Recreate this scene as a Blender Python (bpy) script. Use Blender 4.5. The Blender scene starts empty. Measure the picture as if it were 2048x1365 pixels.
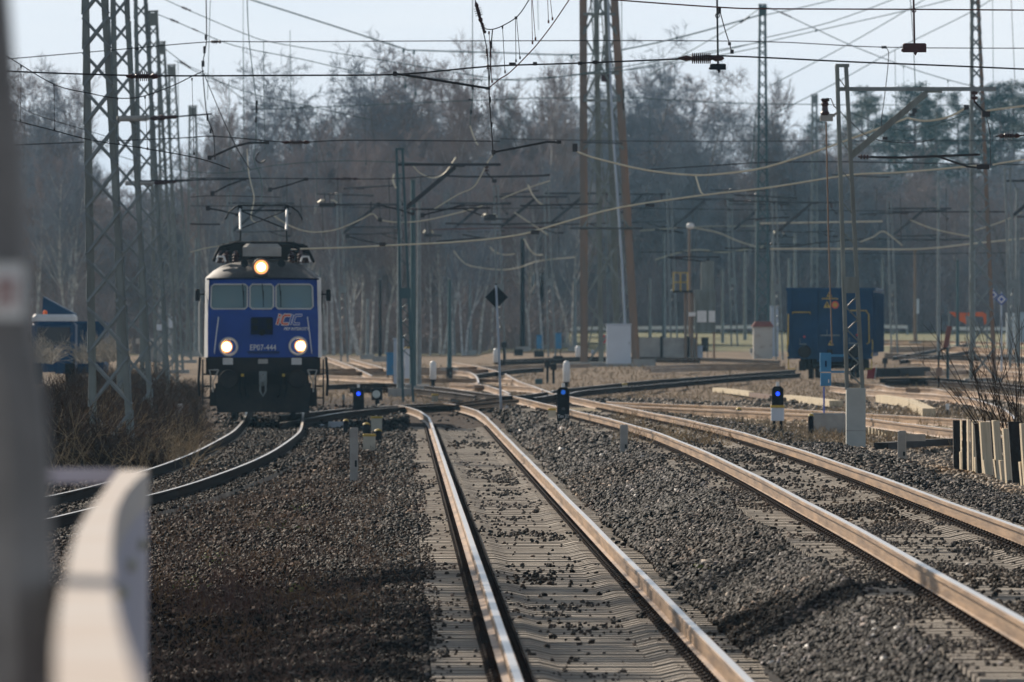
import bpy, math, random
import numpy as np
from mathutils import Vector, Matrix
random.seed(7); rng = np.random.default_rng(11)
SC = bpy.context.scene; COL = SC.collection
PI = math.pi
FPX = 21000.0; HY = 660.0; CX = 1024.0; EYE = 2.3

# ------------------------------------------------------------------ terrain
def sstep(a, b, x):
    t = min(1.0, max(0.0, (x-a)/(b-a))); return t*t*(3-2*t)
def interp(tab, z):
    if z <= tab[0][0]: return tab[0][1]
    for (a, u), (b, v) in zip(tab, tab[1:]):
        if z <= b: return u+(v-u)*(z-a)/(b-a)
    return tab[-1][1]
XM = [(40,1.105),(68.5,.80),(272,-1.38),(284,-1.62),(295,-2.08),(303,-2.62)]
XR = [(40,3.98),(95,3.93),(137,3.78),(155,3.66),(176,3.46),(189,3.3),(211,2.85),(239,2.1),(258,1.58),(281,.97),(301,.47),(321,.08),(350,-.37),(417,-1.0)]
XL = [(60,-10.2),(110,-8.4),(140,-7.4),(165,-6.57),(183,-5.99),(200,-5.58),(215,-5.42),(235,-5.5),(255,-5.85),(300,-6.7),(420,-9.0)]
GLT = [(0,0),(268,0),(288,.17),(296,.3),(310,.46),(330,.5),(368,.55),(450,.9),(600,1.3),(700,1.65),(800,3.5),(1000,7.5),(1400,9.0),(2500,9.0)]
GRT = [(0,.48),(320,.48),(340,.5),(368,.55),(450,.95),(520,1.2),(600,1.62),(660,2.08),(700,2.26),(760,2.9),(1000,7.5),(1400,9.0),(2500,9.0)]
def G(x, Z):
    gl = interp(GLT, Z); gr = interp(GRT, Z)
    xm = interp(XM, Z); xr = interp(XR, Z)
    a = xm+1.0; b = max(xr-1.3, a+.35)
    g = gl+(gr-gl)*min(1,max(0,(x-a)/(b-a)))
    if Z < 240:
        d = -.32*(1-sstep(165, 235, Z)); xl = interp(XL, Z)
        g += d*(1-sstep(xl+1.3, max(xl+2.6, xl+1.4), x))
    return g
def GR(x, Z): return G(x, Z)-.2
def W(px, py, Z): return Vector(((px-CX)/FPX*Z, Z, EYE-(py-HY)/FPX*Z))
def GP(px, py, off=-.2):
    Z = 45.0
    while Z < 2400:
        x = (px-CX)/FPX*Z
        if HY+FPX*(EYE-(G(x, Z)+off))/Z <= py:
            break
        Z += .25
    return Vector((x, Z, G(x, Z)+off))

# ------------------------------------------------------------------ tagging
def tag(o, label=None, cat=None, group=None, kind=None):
    if label: o['label'] = label
    if cat: o['category'] = cat
    if group: o['group'] = group
    if kind: o['kind'] = kind
    return o
def empty(name, loc=(0,0,0), rz=0.0, label=None, cat=None, group=None):
    o = bpy.data.objects.new(name, None); COL.objects.link(o)
    o.location = loc; o.rotation_euler = (0,0,rz); o.empty_display_size = .3
    return tag(o, label, cat, group)
def copy_tree(o, parent=None):
    c = o.copy(); COL.objects.link(c)
    if parent is not None: c.parent = parent
    for ch in list(o.children): copy_tree(ch, c)
    return c

class MB:
    def __init__(s): s.v=[]; s.f=[]; s.m=[]; s.smooth=False
    def add(s, vs, fs, mi=0):
        n=len(s.v); s.v+= [tuple(v) for v in vs]; s.f+=[tuple(i+n for i in f) for f in fs]; s.m+=[mi]*len(fs)
    def box(s, c, d, rot=None, mi=0, taper=1.0):
        hx,hy,hz=d[0]/2,d[1]/2,d[2]/2
        vs=[Vector((sx*hx*(taper if sz>0 else 1),sy*hy*(taper if sz>0 else 1),sz*hz)) for sz in(-1,1) for sy in(-1,1) for sx in(-1,1)]
        if rot is not None: vs=[rot@v for v in vs]
        c=Vector(c); s.add([v+c for v in vs],[(0,2,3,1),(4,5,7,6),(0,1,5,4),(2,6,7,3),(0,4,6,2),(1,3,7,5)],mi)
    def bbox(s, lo, hi, mi=0):
        s.box([(a+b)/2 for a,b in zip(lo,hi)],[b-a for a,b in zip(lo,hi)],mi=mi)
    def bevbox(s, c, d, b=.02, mi=0):
        # box with chamfered vertical and top edges
        hx,hy,hz=d[0]/2,d[1]/2,d[2]/2
        def ring(ix,z): 
            x,y=hx-ix,hy-ix; k=min(b,x*.5,y*.5)
            return [(x-k,-y,z),(x,-y+k,z),(x,y-k,z),(x-k,y,z),(-x+k,y,z),(-x,y-k,z),(-x,-y+k,z),(-x+k,-y,z)]
        rs=[ring(0,-hz),ring(0,hz-b),ring(b,hz)]
        c=Vector(c); vs=[Vector(p)+c for r in rs for p in r]
        fs=[tuple(range(7,-1,-1)),tuple(range(16,24))]
        for k in range(2):
            for i in range(8):
                j=(i+1)%8; fs.append((k*8+i,k*8+j,k*8+8+j,k*8+8+i))
        s.add(vs,fs,mi)
    def cone(s, a, b, ra, rb, n=6, mi=0, caps=True):
        a=Vector(a); b=Vector(b); d=(b-a)
        if d.length<1e-6: return
        d.normalize(); u=d.orthogonal().normalized(); w=d.cross(u)
        vs=[];
        for (p,r) in((a,ra),(b,rb)):
            for i in range(n):
                t=2*PI*i/n; vs.append(p+(u*math.cos(t)+w*math.sin(t))*r)
        fs=[(i,(i+1)%n,n+(i+1)%n,n+i) for i in range(n)]
        if caps: fs+= [tuple(range(n-1,-1,-1)),tuple(range(n,2*n))]
        s.add(vs,fs,mi)
    def cyl(s,a,b,r,n=10,mi=0): s.cone(a,b,r,r,n,mi)
    def tube(s, pts, r, n=6, mi=0):
        pts=[Vector(p) for p in pts]; N=len(pts); vs=[]; rr=r if isinstance(r,(list,tuple)) else [r]*N
        prev=None
        for i,p in enumerate(pts):
            d=(pts[min(i+1,N-1)]-pts[max(i-1,0)]).normalized()
            if prev is None: u=d.orthogonal().normalized()
            else:
                u=prev-d*prev.dot(d)
                u=u.normalized() if u.length>1e-6 else d.orthogonal().normalized()
            prev=u; w=d.cross(u)
            for k in range(n):
                t=2*PI*k/n; vs.append(p+(u*math.cos(t)+w*math.sin(t))*rr[i])
        fs=[]
        for i in range(N-1):
            for k in range(n):
                j=(k+1)%n; fs.append((i*n+k,i*n+j,(i+1)*n+j,(i+1)*n+k))
        fs+=[tuple(range(n-1,-1,-1)),tuple(range((N-1)*n,N*n))]
        s.add(vs,fs,mi)
    def lathe(s, base, axis, prof, n=14, mi=0):
        base=Vector(base); d=Vector(axis).normalized(); u=d.orthogonal().normalized(); w=d.cross(u); vs=[]
        for (h,r) in prof:
            for k in range(n):
                t=2*PI*k/n; vs.append(base+d*h+(u*math.cos(t)+w*math.sin(t))*r)
        fs=[]
        for i in range(len(prof)-1):
            for k in range(n):
                j=(k+1)%n; fs.append((i*n+k,i*n+j,(i+1)*n+j,(i+1)*n+k))
        fs+=[tuple(range(n-1,-1,-1)),tuple(range((len(prof)-1)*n,len(prof)*n))]
        s.add(vs,fs,mi)
    def sweep(s, pts, prof, mi=0, mis=None, closed=True):
        # prof: list of (lateral, up); swept along pts with horizontal normal
        pts=[Vector(p) for p in pts]; N=len(pts); n=len(prof); vs=[]
        for i,p in enumerate(pts):
            d=(pts[min(i+1,N-1)]-pts[max(i-1,0)]); d.z=0; d.normalize(); nn=Vector((d.y,-d.x,0))
            for (a,b) in prof: vs.append(p+nn*a+Vector((0,0,b)))
        fs=[];mm=[]
        for i in range(N-1):
            for k in range(n if closed else n-1):
                j=(k+1)%n; fs.append((i*n+k,(i+1)*n+k,(i+1)*n+j,i*n+j)); mm.append(mis[k] if mis else mi)
        fs.append(tuple(range(n))); fs.append(tuple(range(N*n-1,(N-1)*n-1,-1))); mm+=[mi,mi]
        k0=len(s.v); s.v+=[tuple(v) for v in vs]; s.f+=[tuple(q+k0 for q in f) for f in fs]; s.m+=mm
    def build(s, name, mats, parent=None, loc=None, smooth=False):
        me=bpy.data.meshes.new(name); me.from_pydata(s.v,[],s.f)
        if not isinstance(mats,(list,tuple)): mats=[mats]
        for m in mats: me.materials.append(m)
        if len(mats)>1: me.polygons.foreach_set('material_index',s.m)
        if smooth: me.polygons.foreach_set('use_smooth',[True]*len(s.f))
        me.update(); o=bpy.data.objects.new(name,me); COL.objects.link(o)
        if parent is not None: o.parent=parent
        if loc is not None: o.location=loc
        return o

# ------------------------------------------------------------------ materials
def mat(name, col, rough=.6, metal=0.0, var=.25, scale=3.0, col2=None, bump=0.0, bscale=None, stretch=(1,1,1), spec=.5, emit=None, estr=1.0, thr=(.35,.65)):
    m=bpy.data.materials.new(name); m.use_nodes=True; nt=m.node_tree; N=nt.nodes; L=nt.links
    b=N['Principled BSDF']; b.inputs['Roughness'].default_value=rough; b.inputs['Metallic'].default_value=metal
    b.inputs['Specular IOR Level'].default_value=spec
    tc=N.new('ShaderNodeTexCoord'); mp=N.new('ShaderNodeMapping'); mp.inputs['Scale'].default_value=stretch
    L.new(tc.outputs['Object'],mp.inputs['Vector'])
    nz=N.new('ShaderNodeTexNoise'); nz.inputs['Scale'].default_value=scale; nz.inputs['Detail'].default_value=6; nz.inputs['Roughness'].default_value=.65
    L.new(mp.outputs['Vector'],nz.inputs['Vector'])
    cr=N.new('ShaderNodeValToRGB'); cr.color_ramp.elements[0].position=thr[0]; cr.color_ramp.elements[1].position=thr[1]
    c2=col2 if col2 else [c*(1-var) for c in col]
    cr.color_ramp.elements[0].color=(*c2,1); cr.color_ramp.elements[1].color=(*col,1)
    L.new(nz.outputs['Fac'],cr.inputs['Fac']); L.new(cr.outputs['Color'],b.inputs['Base Color'])
    if bump:
        n2=N.new('ShaderNodeTexNoise'); n2.inputs['Scale'].default_value=bscale or scale*4; n2.inputs['Detail'].default_value=5
        L.new(mp.outputs['Vector'],n2.inputs['Vector'])
        bp=N.new('ShaderNodeBump'); bp.inputs['Strength'].default_value=bump; bp.inputs['Distance'].default_value=.02
        L.new(n2.outputs['Fac'],bp.inputs['Height']); L.new(bp.outputs['Normal'],b.inputs['Normal'])
    if emit:
        b.inputs['Emission Color'].default_value=(*emit,1); b.inputs['Emission Strength'].default_value=estr
    return m
def glassmat(name, col, alpha=.35, rough=.05):
    m=bpy.data.materials.new(name); m.use_nodes=True; nt=m.node_tree; N=nt.nodes; L=nt.links
    b=N['Principled BSDF']; b.inputs['Base Color'].default_value=(*col,1); b.inputs['Roughness'].default_value=rough
    t=N.new('ShaderNodeBsdfTransparent'); t.inputs['Color'].default_value=(.75,.85,.85,1); mx=N.new('ShaderNodeMixShader'); mx.inputs[0].default_value=alpha
    L.new(t.outputs[0],mx.inputs[1]); L.new(b.outputs[0],mx.inputs[2]); L.new(mx.outputs[0],N['Material Output'].inputs['Surface'])
    return m
def attrmat(name, rough=.85, attr='tone', spec=.3, mul=None):
    m=bpy.data.materials.new(name); m.use_nodes=True; nt=m.node_tree; N=nt.nodes; L=nt.links
    b=N['Principled BSDF']; b.inputs['Roughness'].default_value=rough; b.inputs['Specular IOR Level'].default_value=spec
    a=N.new('ShaderNodeAttribute'); a.attribute_name=attr; L.new(a.outputs['Color'],b.inputs['Base Color'])
    return m
M={}
M['steel']=mat('polished_rail_head',(.80,.77,.73),.34,.85,.15,2,stretch=(1,.1,1))
M['railrust']=mat('rusty_rail_side',(.43,.285,.165),.5,.1,.3,2.5,stretch=(1,.15,4),bump=.15,col2=(.17,.105,.06))
M['raildark']=mat('shade_dark_rail_side',(.035,.025,.02),.9,.0,.4,2.5,stretch=(1,.15,4),spec=.04)  # rail sides facing away from the sun, their shade put into the colour
M['clip']=mat('rail_fastening',(.045,.03,.024),.8,.0,.4,5,spec=.15)
M['concrete']=mat('sleeper_concrete',(.50,.44,.36),.8,0,.3,1.1,bump=.4,col2=(.24,.20,.16))
M['oldconc']=mat('weathered_concrete',(.40,.39,.36),.85,0,.35,1.7,bump=.4,col2=(.26,.25,.23))
M['pedestal']=mat('painted_concrete_pedestal',(.50,.51,.47),.8,0,.2,1.5,bump=.25)
M['wood']=mat('bleached_timber',(.62,.52,.36),.85,0,.4,2.0,bump=.5,stretch=(6,6,.6),col2=(.40,.33,.22))
M['darkwood']=mat('tarred_and_shade_timber',(.016,.012,.011),.9,0,.4,3,bump=.4)  # tar on the loose sleeper, painted shade in the fence gaps
M['greymetal']=mat('grey_galvanised_steel',(.24,.27,.27),.5,.3,.3,3,col2=(.15,.17,.17))
M['mastmetal']=mat('grey_green_mast_paint',(.23,.26,.24),.6,.1,.3,1.2,col2=(.13,.135,.12),stretch=(3,3,.5))
M['mastrust']=mat('rusting_mast_steel',(.29,.165,.095),.65,.0,.4,.7,col2=(.17,.135,.105),stretch=(3,3,.35))
M['teal']=mat('teal_green_mast_paint',(.05,.11,.12),.55,.1,.3,1.2)
M['wire']=mat('dark_wire',(.035,.03,.032),.6,.3,.2,5)
M['wiregreen']=mat('patinated_copper_wire',(.10,.17,.17),.55,.3,.2,5)
M['wirelit']=mat('sunlit_wire_tint',(.78,.72,.55),.5,.15,.2,5)  # pale copy of the wire, sunlight on it put into the colour
M['wirerust']=mat('rusty_wire',(.16,.06,.05),.6,.3,.2,5)
M['insul']=mat('brown_glazed_insulator',(.06,.02,.02),.3,0,.3,8)
M['insulw']=mat('pale_insulator',(.5,.47,.42),.4,0,.2,8)
M['weight']=mat('dark_red_weight',(.085,.03,.032),.7,0,.3,4)
M['black']=mat('black_paint',(.012,.014,.018),.7,0,.3,3,spec=.15)
M['blackg']=mat('black_underframe',(.014,.015,.018),.8,.0,.5,2,col2=(.035,.03,.027),spec=.15)
M['white']=mat('white_paint',(.78,.78,.76),.5,0,.12,3)
M['bluegrey']=mat('pale_blue_grey_cabinet',(.40,.47,.56),.55,0,.12,1.5)
M['whitecab']=mat('off_white_cabinet',(.62,.67,.73),.5,0,.1,1.2)
M['cream']=mat('cream_plastic',(.55,.52,.42),.6,0,.2,3)
M['yellow']=mat('yellow_cap_paint',(.62,.42,.06),.6,0,.3,4)
M['orange']=mat('orange_fabric',(.85,.16,.03),.8,0,.2,3)
M['skyblue']=mat('bright_blue_paint',(.03,.21,.42),.5,0,.2,3)
M['locoblue']=mat('deep_blue_loco_paint',(.001,.050,.32),.35,0,.3,1.3,col2=(.001,.038,.24),spec=.3)
M['locowhite']=mat('pale_grey_loco_paint',(.60,.60,.58),.45,0,.2,1.3)
M['roofgrey']=mat('grimy_grey_roof',(.12,.115,.11),.6,0,.5,2.2,col2=(.05,.048,.045))
M['navy']=mat('dark_navy_plate',(.005,.009,.045),.7,0,.3,4,spec=.15)
M['wagonblue']=mat('dark_blue_wagon_paint',(.007,.060,.15),.55,0,.35,1.1,col2=(.005,.038,.095),spec=.25)
M['red']=mat('red_paint',(.55,.03,.03),.5,0,.2,4)
M['lred']=mat('orange_red_lettering',(.72,.13,.06),.5,0,.05,4)
M['lblue']=mat('blue_lettering',(.05,.10,.42),.5,0,.05,4)
M['lamp']=mat('lit_headlamp',(1,.9,.7),.3,0,0,3,emit=(1,.70,.36),estr=13)
M['lamphalo']=mat('lamp_reflector',(.9,.45,.2),.25,.5,0,3,emit=(1,.32,.1),estr=.9)
M['dimlamp']=mat('dim_blue_signal_lens',(.02,.1,.5),.3,0,0,3,emit=(.02,.13,.6),estr=.55)
M['bluelamp']=mat('lit_blue_signal_lens',(.02,.1,.9),.3,0,0,3,emit=(.015,.07,1.0),estr=1.5)
M['lens']=mat('unlit_lens',(.03,.03,.035),.15,0,0,3)
M['discw']=mat('milky_signal_disc',(.62,.66,.60),.5,0,.1,3)
M['glass']=glassmat('cab_window_glass',(.36,.55,.60),.40)
M['cabin']=mat('sunlit_cab_green',(.60,.72,.68),.8,0,.2,2)  # green lightened: sunlight through the side windows is put into the colour
M['brick']=mat('peeling_plaster',(.50,.47,.42),.85,0,.4,2.5,col2=(.30,.22,.17),thr=(.35,.45))
M['redroof']=mat('rusty_red_roof',(.32,.10,.07),.8,0,.3,3)
M['bark']=mat('grey_brown_bark',(.24,.21,.20),.9,0,.4,1.5)
M['birch']=mat('pale_birch_bark',(.66,.65,.62),.8,0,.5,1.3,col2=(.26,.25,.25),stretch=(1,1,2))
M['twig']=mat('haze_blue_twigs',(.295,.32,.36),.9,0,.35,.5,spec=.1)  # bluish grey carries the distance haze in the twig colour
M['twigr']=mat('haze_paled_brown_twigs',(.36,.305,.30),.9,0,.35,.5,spec=.1)  # brown paled, distance haze put into the twig colour
M['needle']=mat('pine_needles',(.045,.10,.085),.8,0,.4,.8,col2=(.028,.062,.055))
M['brush']=mat('dead_brown_brush',(.065,.04,.027),.9,0,.4,1,spec=.05)
M['plume']=mat('silvery_seed_plumes',(.34,.30,.24),.9,0,.3,2)
M['straw']=mat('dry_straw_grass',(.36,.26,.14),.9,0,.4,2)
M['redstalk']=mat('red_brown_stalks',(.12,.05,.035),.9,0,.4,3)
M['leafgreen']=mat('yellow_green_leaves',(.16,.17,.03),.8,0,.4,5)
M['leafbrown']=mat('fallen_brown_leaves',(.17,.10,.07),.9,0,.4,5)
M['skin']=mat('skin',(.55,.33,.25),.6,0,.05,5)
M['cloth']=mat('dark_jacket_cloth',(.05,.07,.10),.9,0,.2,5)
# ------------------------------------------------------------------ ground
def build_ground():
    xs=[-1500,-500,-200,-110,-80,-60,-48,-40,-34,-29,-25,-22,-19,-17]+[-15+.4*i for i in range(96)]+[25,28,32,38,46,60,80,110,200,500,1500]
    zs=[-300,-60,0,20,35,45]; z=50
    while z<420: zs.append(z); z+=1.0 if z<200 else 2.0
    while z<3000: zs.append(z); z*=1.04
    verts=[];cols=[]
    for Z in zs:
        xm=interp(XM,Z); xr=interp(XR,Z)
        for x in xs:
            h=GR(x,Z)
            # small relief away from the tracks
            h+=.05*math.sin(x*1.7+Z*.11)*math.sin(Z*.23+x*.4)*(1 if Z<420 else 0)-.05
            if Z<260 and x<xm-1.7: h-=.26*sstep(0,2.2,xm-1.7-x)*(1-sstep(150,210,Z))*sstep(1.3,2.4,x-interp(XL,Z))
            if Z<215 and x>xr+2.2: h-=.10*sstep(0,1.5,x-xr-2.2)
            verts.append((x,Z,h))
            if Z<262:
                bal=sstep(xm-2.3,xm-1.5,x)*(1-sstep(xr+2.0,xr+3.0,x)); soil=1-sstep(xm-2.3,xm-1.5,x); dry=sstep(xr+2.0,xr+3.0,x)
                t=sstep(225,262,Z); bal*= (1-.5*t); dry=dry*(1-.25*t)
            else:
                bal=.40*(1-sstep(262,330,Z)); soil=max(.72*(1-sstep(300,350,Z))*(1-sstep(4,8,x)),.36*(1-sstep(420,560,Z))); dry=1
            gr=sstep(520,600,Z)*(1-sstep(700,760,Z))
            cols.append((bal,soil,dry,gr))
    nx=len(xs); fs=[(j*nx+i,j*nx+i+1,(j+1)*nx+i+1,(j+1)*nx+i) for j in range(len(zs)-1) for i in range(nx-1)]
    me=bpy.data.meshes.new('ground'); me.from_pydata(verts,[],fs)
    ca=me.color_attributes.new('zone','FLOAT_COLOR','POINT'); ca.data.foreach_set('color',np.array(cols,dtype=np.float32).ravel())
    me.polygons.foreach_set('use_smooth',[True]*len(fs))
    m=bpy.data.materials.new('yard_ground'); m.use_nodes=True; nt=m.node_tree; N=nt.nodes; L=nt.links; b=N['Principled BSDF']; b.inputs['Roughness'].default_value=.95; b.inputs['Specular IOR Level'].default_value=.2
    at=N.new('ShaderNodeAttribute'); at.attribute_name='zone'; sp=N.new('ShaderNodeSeparateColor'); L.new(at.outputs['Color'],sp.inputs[0])
    tc=N.new('ShaderNodeTexCoord')
    def noise(s,d=6):
        n=N.new('ShaderNodeTexNoise'); n.inputs['Scale'].default_value=s; n.inputs['Detail'].default_value=d; n.inputs['Roughness'].default_value=.7; L.new(tc.outputs['Object'],n.inputs['Vector']); return n
    def ramp(src,p0,c0,p1,c1):
        r=N.new('ShaderNodeValToRGB'); r.color_ramp.elements[0].position=p0; r.color_ramp.elements[1].position=p1; r.color_ramp.elements[0].color=(*c0,1); r.color_ramp.elements[1].color=(*c1,1); L.new(src,r.inputs[0]); return r
    n1=noise(.55); n2=noise(9); n3=noise(.12,4)
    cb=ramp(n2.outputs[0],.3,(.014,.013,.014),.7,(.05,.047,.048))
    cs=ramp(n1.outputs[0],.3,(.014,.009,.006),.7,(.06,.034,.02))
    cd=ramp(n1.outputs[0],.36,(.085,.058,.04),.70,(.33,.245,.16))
    cg=ramp(n1.outputs[0],.35,(.10,.12,.05),.65,(.25,.22,.13))
    def mixc(f,a,c):
        x=N.new('ShaderNodeMix'); x.data_type='RGBA'; L.new(f,x.inputs[0]); L.new(a,x.inputs[6]); L.new(c,x.inputs[7]); return x.outputs[2]
    def mth(op,a,bv):
        x=N.new('ShaderNodeMath'); x.operation=op; x.use_clamp=True
        for k,q in enumerate((a,bv)):
            if isinstance(q,(int,float)): x.inputs[k].default_value=q
            else: L.new(q,x.inputs[k])
        return x.outputs[0]
    def pert(ch):   # push the zone edge around with noise
        x=mth('ADD',ch,mth('MULTIPLY',mth('SUBTRACT',n1.outputs[0],.5),1.2)) ; y=mth('MULTIPLY',mth('SUBTRACT',x,.35),3.0); return y
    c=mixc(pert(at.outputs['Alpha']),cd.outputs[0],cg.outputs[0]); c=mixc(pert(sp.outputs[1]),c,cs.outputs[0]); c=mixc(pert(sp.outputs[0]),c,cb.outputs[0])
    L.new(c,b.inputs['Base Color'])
    bp=N.new('ShaderNodeBump'); bp.inputs['Strength'].default_value=.8; bp.inputs['Distance'].default_value=.08; L.new(n2.outputs[0],bp.inputs['Height']); L.new(bp.outputs[0],b.inputs['Normal'])
    me.materials.append(m); me.update(); o=bpy.data.objects.new('ground',me); COL.objects.link(o); tag(o,kind='structure')
build_ground()
def GH(x,Z):
    xm=interp(XM,Z); xr=interp(XR,Z); h=GR(x,Z)+.05*math.sin(x*1.7+Z*.11)*math.sin(Z*.23+x*.4)*(1 if Z<420 else 0)-.05
    if Z<260 and x<xm-1.7: h-=.26*sstep(0,2.2,xm-1.7-x)*(1-sstep(150,210,Z))*sstep(1.3,2.4,x-interp(XL,Z))
    if Z<215 and x>xr+2.2: h-=.10*sstep(0,1.5,x-xr-2.2)
    return h
def GPt(px,py):
    Z=45.0
    while Z<2400:
        x=(px-CX)/FPX*Z
        if HY+FPX*(EYE-GH(x,Z))/Z<=py: break
        Z+=.25
    return Vector((x,Z,GH(x,Z)))

# ------------------------------------------------------------------ stones
def stones(name, P, S, C, matl, flat=.75, label=None):
    n=len(P); base=np.array([(x,y,z) for z in(-1,1) for y in(-1,1) for x in(-1,1)],dtype=np.float32)*.5
    V=base[None]*(1+rng.uniform(-.45,.35,(n,8,3)))
    V[:,4:,:2]*=rng.uniform(.35,.9,(n,1,1))
    a=rng.uniform(0,2*PI,n); ca,sa=np.cos(a),np.sin(a); t=rng.uniform(-.5,.5,n); ct,st=np.cos(t),np.sin(t)
    V[:,:,2]*=flat; V[:,:,0]*=rng.uniform(.8,1.5,(n,1))
    y=V[:,:,1]*ct[:,None]-V[:,:,2]*st[:,None]; z=V[:,:,1]*st[:,None]+V[:,:,2]*ct[:,None]; x=V[:,:,0]
    X=x*ca[:,None]-y*sa[:,None]; Y=x*sa[:,None]+y*ca[:,None]
    V=np.stack([X,Y,z],2)*S[:,None,None]+P[:,None,:]
    F=np.array([(0,2,3,1),(4,5,7,6),(0,1,5,4),(2,6,7,3),(0,4,6,2),(1,3,7,5)],dtype=np.int32)
    idx=(F[None]+8*np.arange(n,dtype=np.int32)[:,None,None]).reshape(-1)
    me=bpy.data.meshes.new(name); me.vertices.add(n*8); me.vertices.foreach_set('co',V.astype(np.float32).ravel())
    me.loops.add(n*24); me.loops.foreach_set('vertex_index',idx); me.polygons.add(n*6); me.polygons.foreach_set('loop_start',np.arange(0,n*24,4,dtype=np.int32))
    me.update(calc_edges=True)
    c=np.repeat(np.concatenate([C,np.ones((n,1))],1)[:,None,:],8,1).astype(np.float32)
    at=me.color_attributes.new('tone','FLOAT_COLOR','POINT'); at.data.foreach_set('color',c.ravel())
    me.materials.append(matl); o=bpy.data.objects.new(name,me); COL.objects.link(o); return o
M['stone']=attrmat('ballast_stone',.7,spec=.12)
import mathutils.noise as mnoise
def scatter():
    P=[];S=[];C=[];P2=[];S2=[];C2=[]
    for (z0,z1,dens,s0,s1) in ((58,95,420,.028,.066),(95,135,230,.034,.078),(135,190,105,.045,.10),(190,262,45,.06,.13),(262,300,16,.07,.15)):
        hw=lambda Z:.052*Z+1.6
        area=(z1-z0)*2*hw((z0+z1)/2); n=int(area*dens)
        Zs=rng.uniform(z0,z1,n)
        for Z in Zs:
            h=hw(Z); x=random.uniform(-h,h); xm=interp(XM,Z); xr=interp(XR,Z); xl=interp(XL,Z)
            s=s0+(s1-s0)*random.random()**2; dm=x-xm; dr=x-xr; dl=x-xl; top=0
            on=None
            if -1.3<dm<1.1: on='m'; d=abs(dm)
            elif abs(dr)<1.3: on='r'; d=abs(dr)
            elif abs(dl)<1.3: on='l'; d=abs(dl)
            if on:
                if abs(d-.72)<.11: continue
                cover=min(1,max(0,.5+.9*mnoise.noise(Vector((x*.9,Z*.16,3.3)))+.5*mnoise.noise(Vector((x*2.5,Z*.5,7.7)))))   # loose patches of stone on the sleepers
                pr=(.062 if on=='m' else .24)*(.06+2.0*cover**3)*(1.6 if d<.45 else .75)
                if on=='r': pr*=1.5
                if on=='l': pr=.7
                if on=='m' and d>1.16: pr=.05+.55*cover**2
                if random.random()>pr: continue
                zc=G(x,Z)-.165-(.03 if d<.45 else 0); s*=.55
            else: 
                zc=GH(x,Z)+.055 if (x>xm-1.7 and x<xr+2.2) else GH(x,Z)+.01
            if x<xm-1.35 and abs(dl)>=1.3:
                t=sstep(.0,1.6,xm-1.35-x)
                if random.random()<.78*t: continue
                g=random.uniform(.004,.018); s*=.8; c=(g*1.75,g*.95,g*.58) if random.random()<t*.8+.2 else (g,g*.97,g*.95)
                if random.random()<.05: c=(.2,.16,.13)
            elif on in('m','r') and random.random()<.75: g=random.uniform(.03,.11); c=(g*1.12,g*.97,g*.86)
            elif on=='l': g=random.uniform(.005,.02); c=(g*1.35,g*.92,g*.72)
            elif x>xr+2.4 and Z>120:
                if random.random()<.7: continue
                g=random.uniform(.08,.25); c=(g*1.2,g,g*.8)
            else:
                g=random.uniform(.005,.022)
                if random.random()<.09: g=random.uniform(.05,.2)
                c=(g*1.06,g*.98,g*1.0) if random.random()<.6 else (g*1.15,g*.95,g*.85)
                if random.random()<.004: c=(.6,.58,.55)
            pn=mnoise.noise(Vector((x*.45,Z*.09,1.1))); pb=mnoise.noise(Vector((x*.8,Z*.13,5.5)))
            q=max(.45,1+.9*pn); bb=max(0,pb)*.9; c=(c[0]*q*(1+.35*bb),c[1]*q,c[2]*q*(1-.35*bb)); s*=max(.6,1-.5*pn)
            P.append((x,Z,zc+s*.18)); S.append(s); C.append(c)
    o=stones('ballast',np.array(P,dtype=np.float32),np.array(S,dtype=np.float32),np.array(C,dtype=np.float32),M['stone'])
    tag(o,'loose dark grey ballast stones between and around the tracks','ballast',kind='stuff')
    print('stones',len(P))
scatter()

# ------------------------------------------------------------------ railway tracks
HEAD=[(-.036,-.003),(-.026,0),(.028,0),(.036,-.003),(.036,-.035),(.010,-.05),(.010,-.145),(.07,-.16),(.075,-.17),(-.075,-.17),(-.07,-.16),(-.010,-.145),(-.010,-.05),(-.036,-.035)]
HM=[0,1,0,0,0,0,0,0,0,0,0,0,0,0]
def rail(pts,parent,mats=None,name='rail'):
    mb=MB(); mb.sweep(pts,HEAD,mi=0,mis=HM); return mb.build(name,mats or [M['railrust'],M['steel']],parent)
def curve_pts(tab,z0,z1,step,off):
    out=[];z=z0
    while z<=z1:
        x=interp(tab,z); dx=(interp(tab,z+2)-interp(tab,z-2))/4; n=1/math.sqrt(1+dx*dx)
        X=x+off*n; Y=z-off*dx*n; out.append(Vector((X,Y,G(X,Y)+.003*math.sin(Y*.21)))); z+=step
    return out
def smooth_tab(tab,z0,z1,step=6):
    # moving-average resample keeps curves smooth
    s=[];z=z0
    while z<=z1:
        s.append((z,sum(interp(tab,z+d) for d in(-9,-6,-3,0,3,6,9))/7)); z+=step
    return s
def sleeper_mesh():
    mb=MB(); w=.15
    xs=[-1.3,-.95,-.5,-.35,.35,.5,.95,1.3]; top=[0,0,0,-.035,-.035,0,0,0]
    for (a,b,ta,tb) in zip(xs,xs[1:],top,top[1:]):
        v=[(a,-w,-.2),(b,-w,-.2),(b,w,-.2),(a,w,-.2),(a,-w*.72,ta),(b,-w*.72,tb),(b,w*.72,tb),(a,w*.72,ta)]
        f=[(4,5,6,7),(0,1,5,4),(2,3,7,6)]
        if a==-1.3: f.append((0,4,7,3))
        if b==1.3: f.append((1,2,6,5))
        mb.add(v,f)
    return mb
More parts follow.
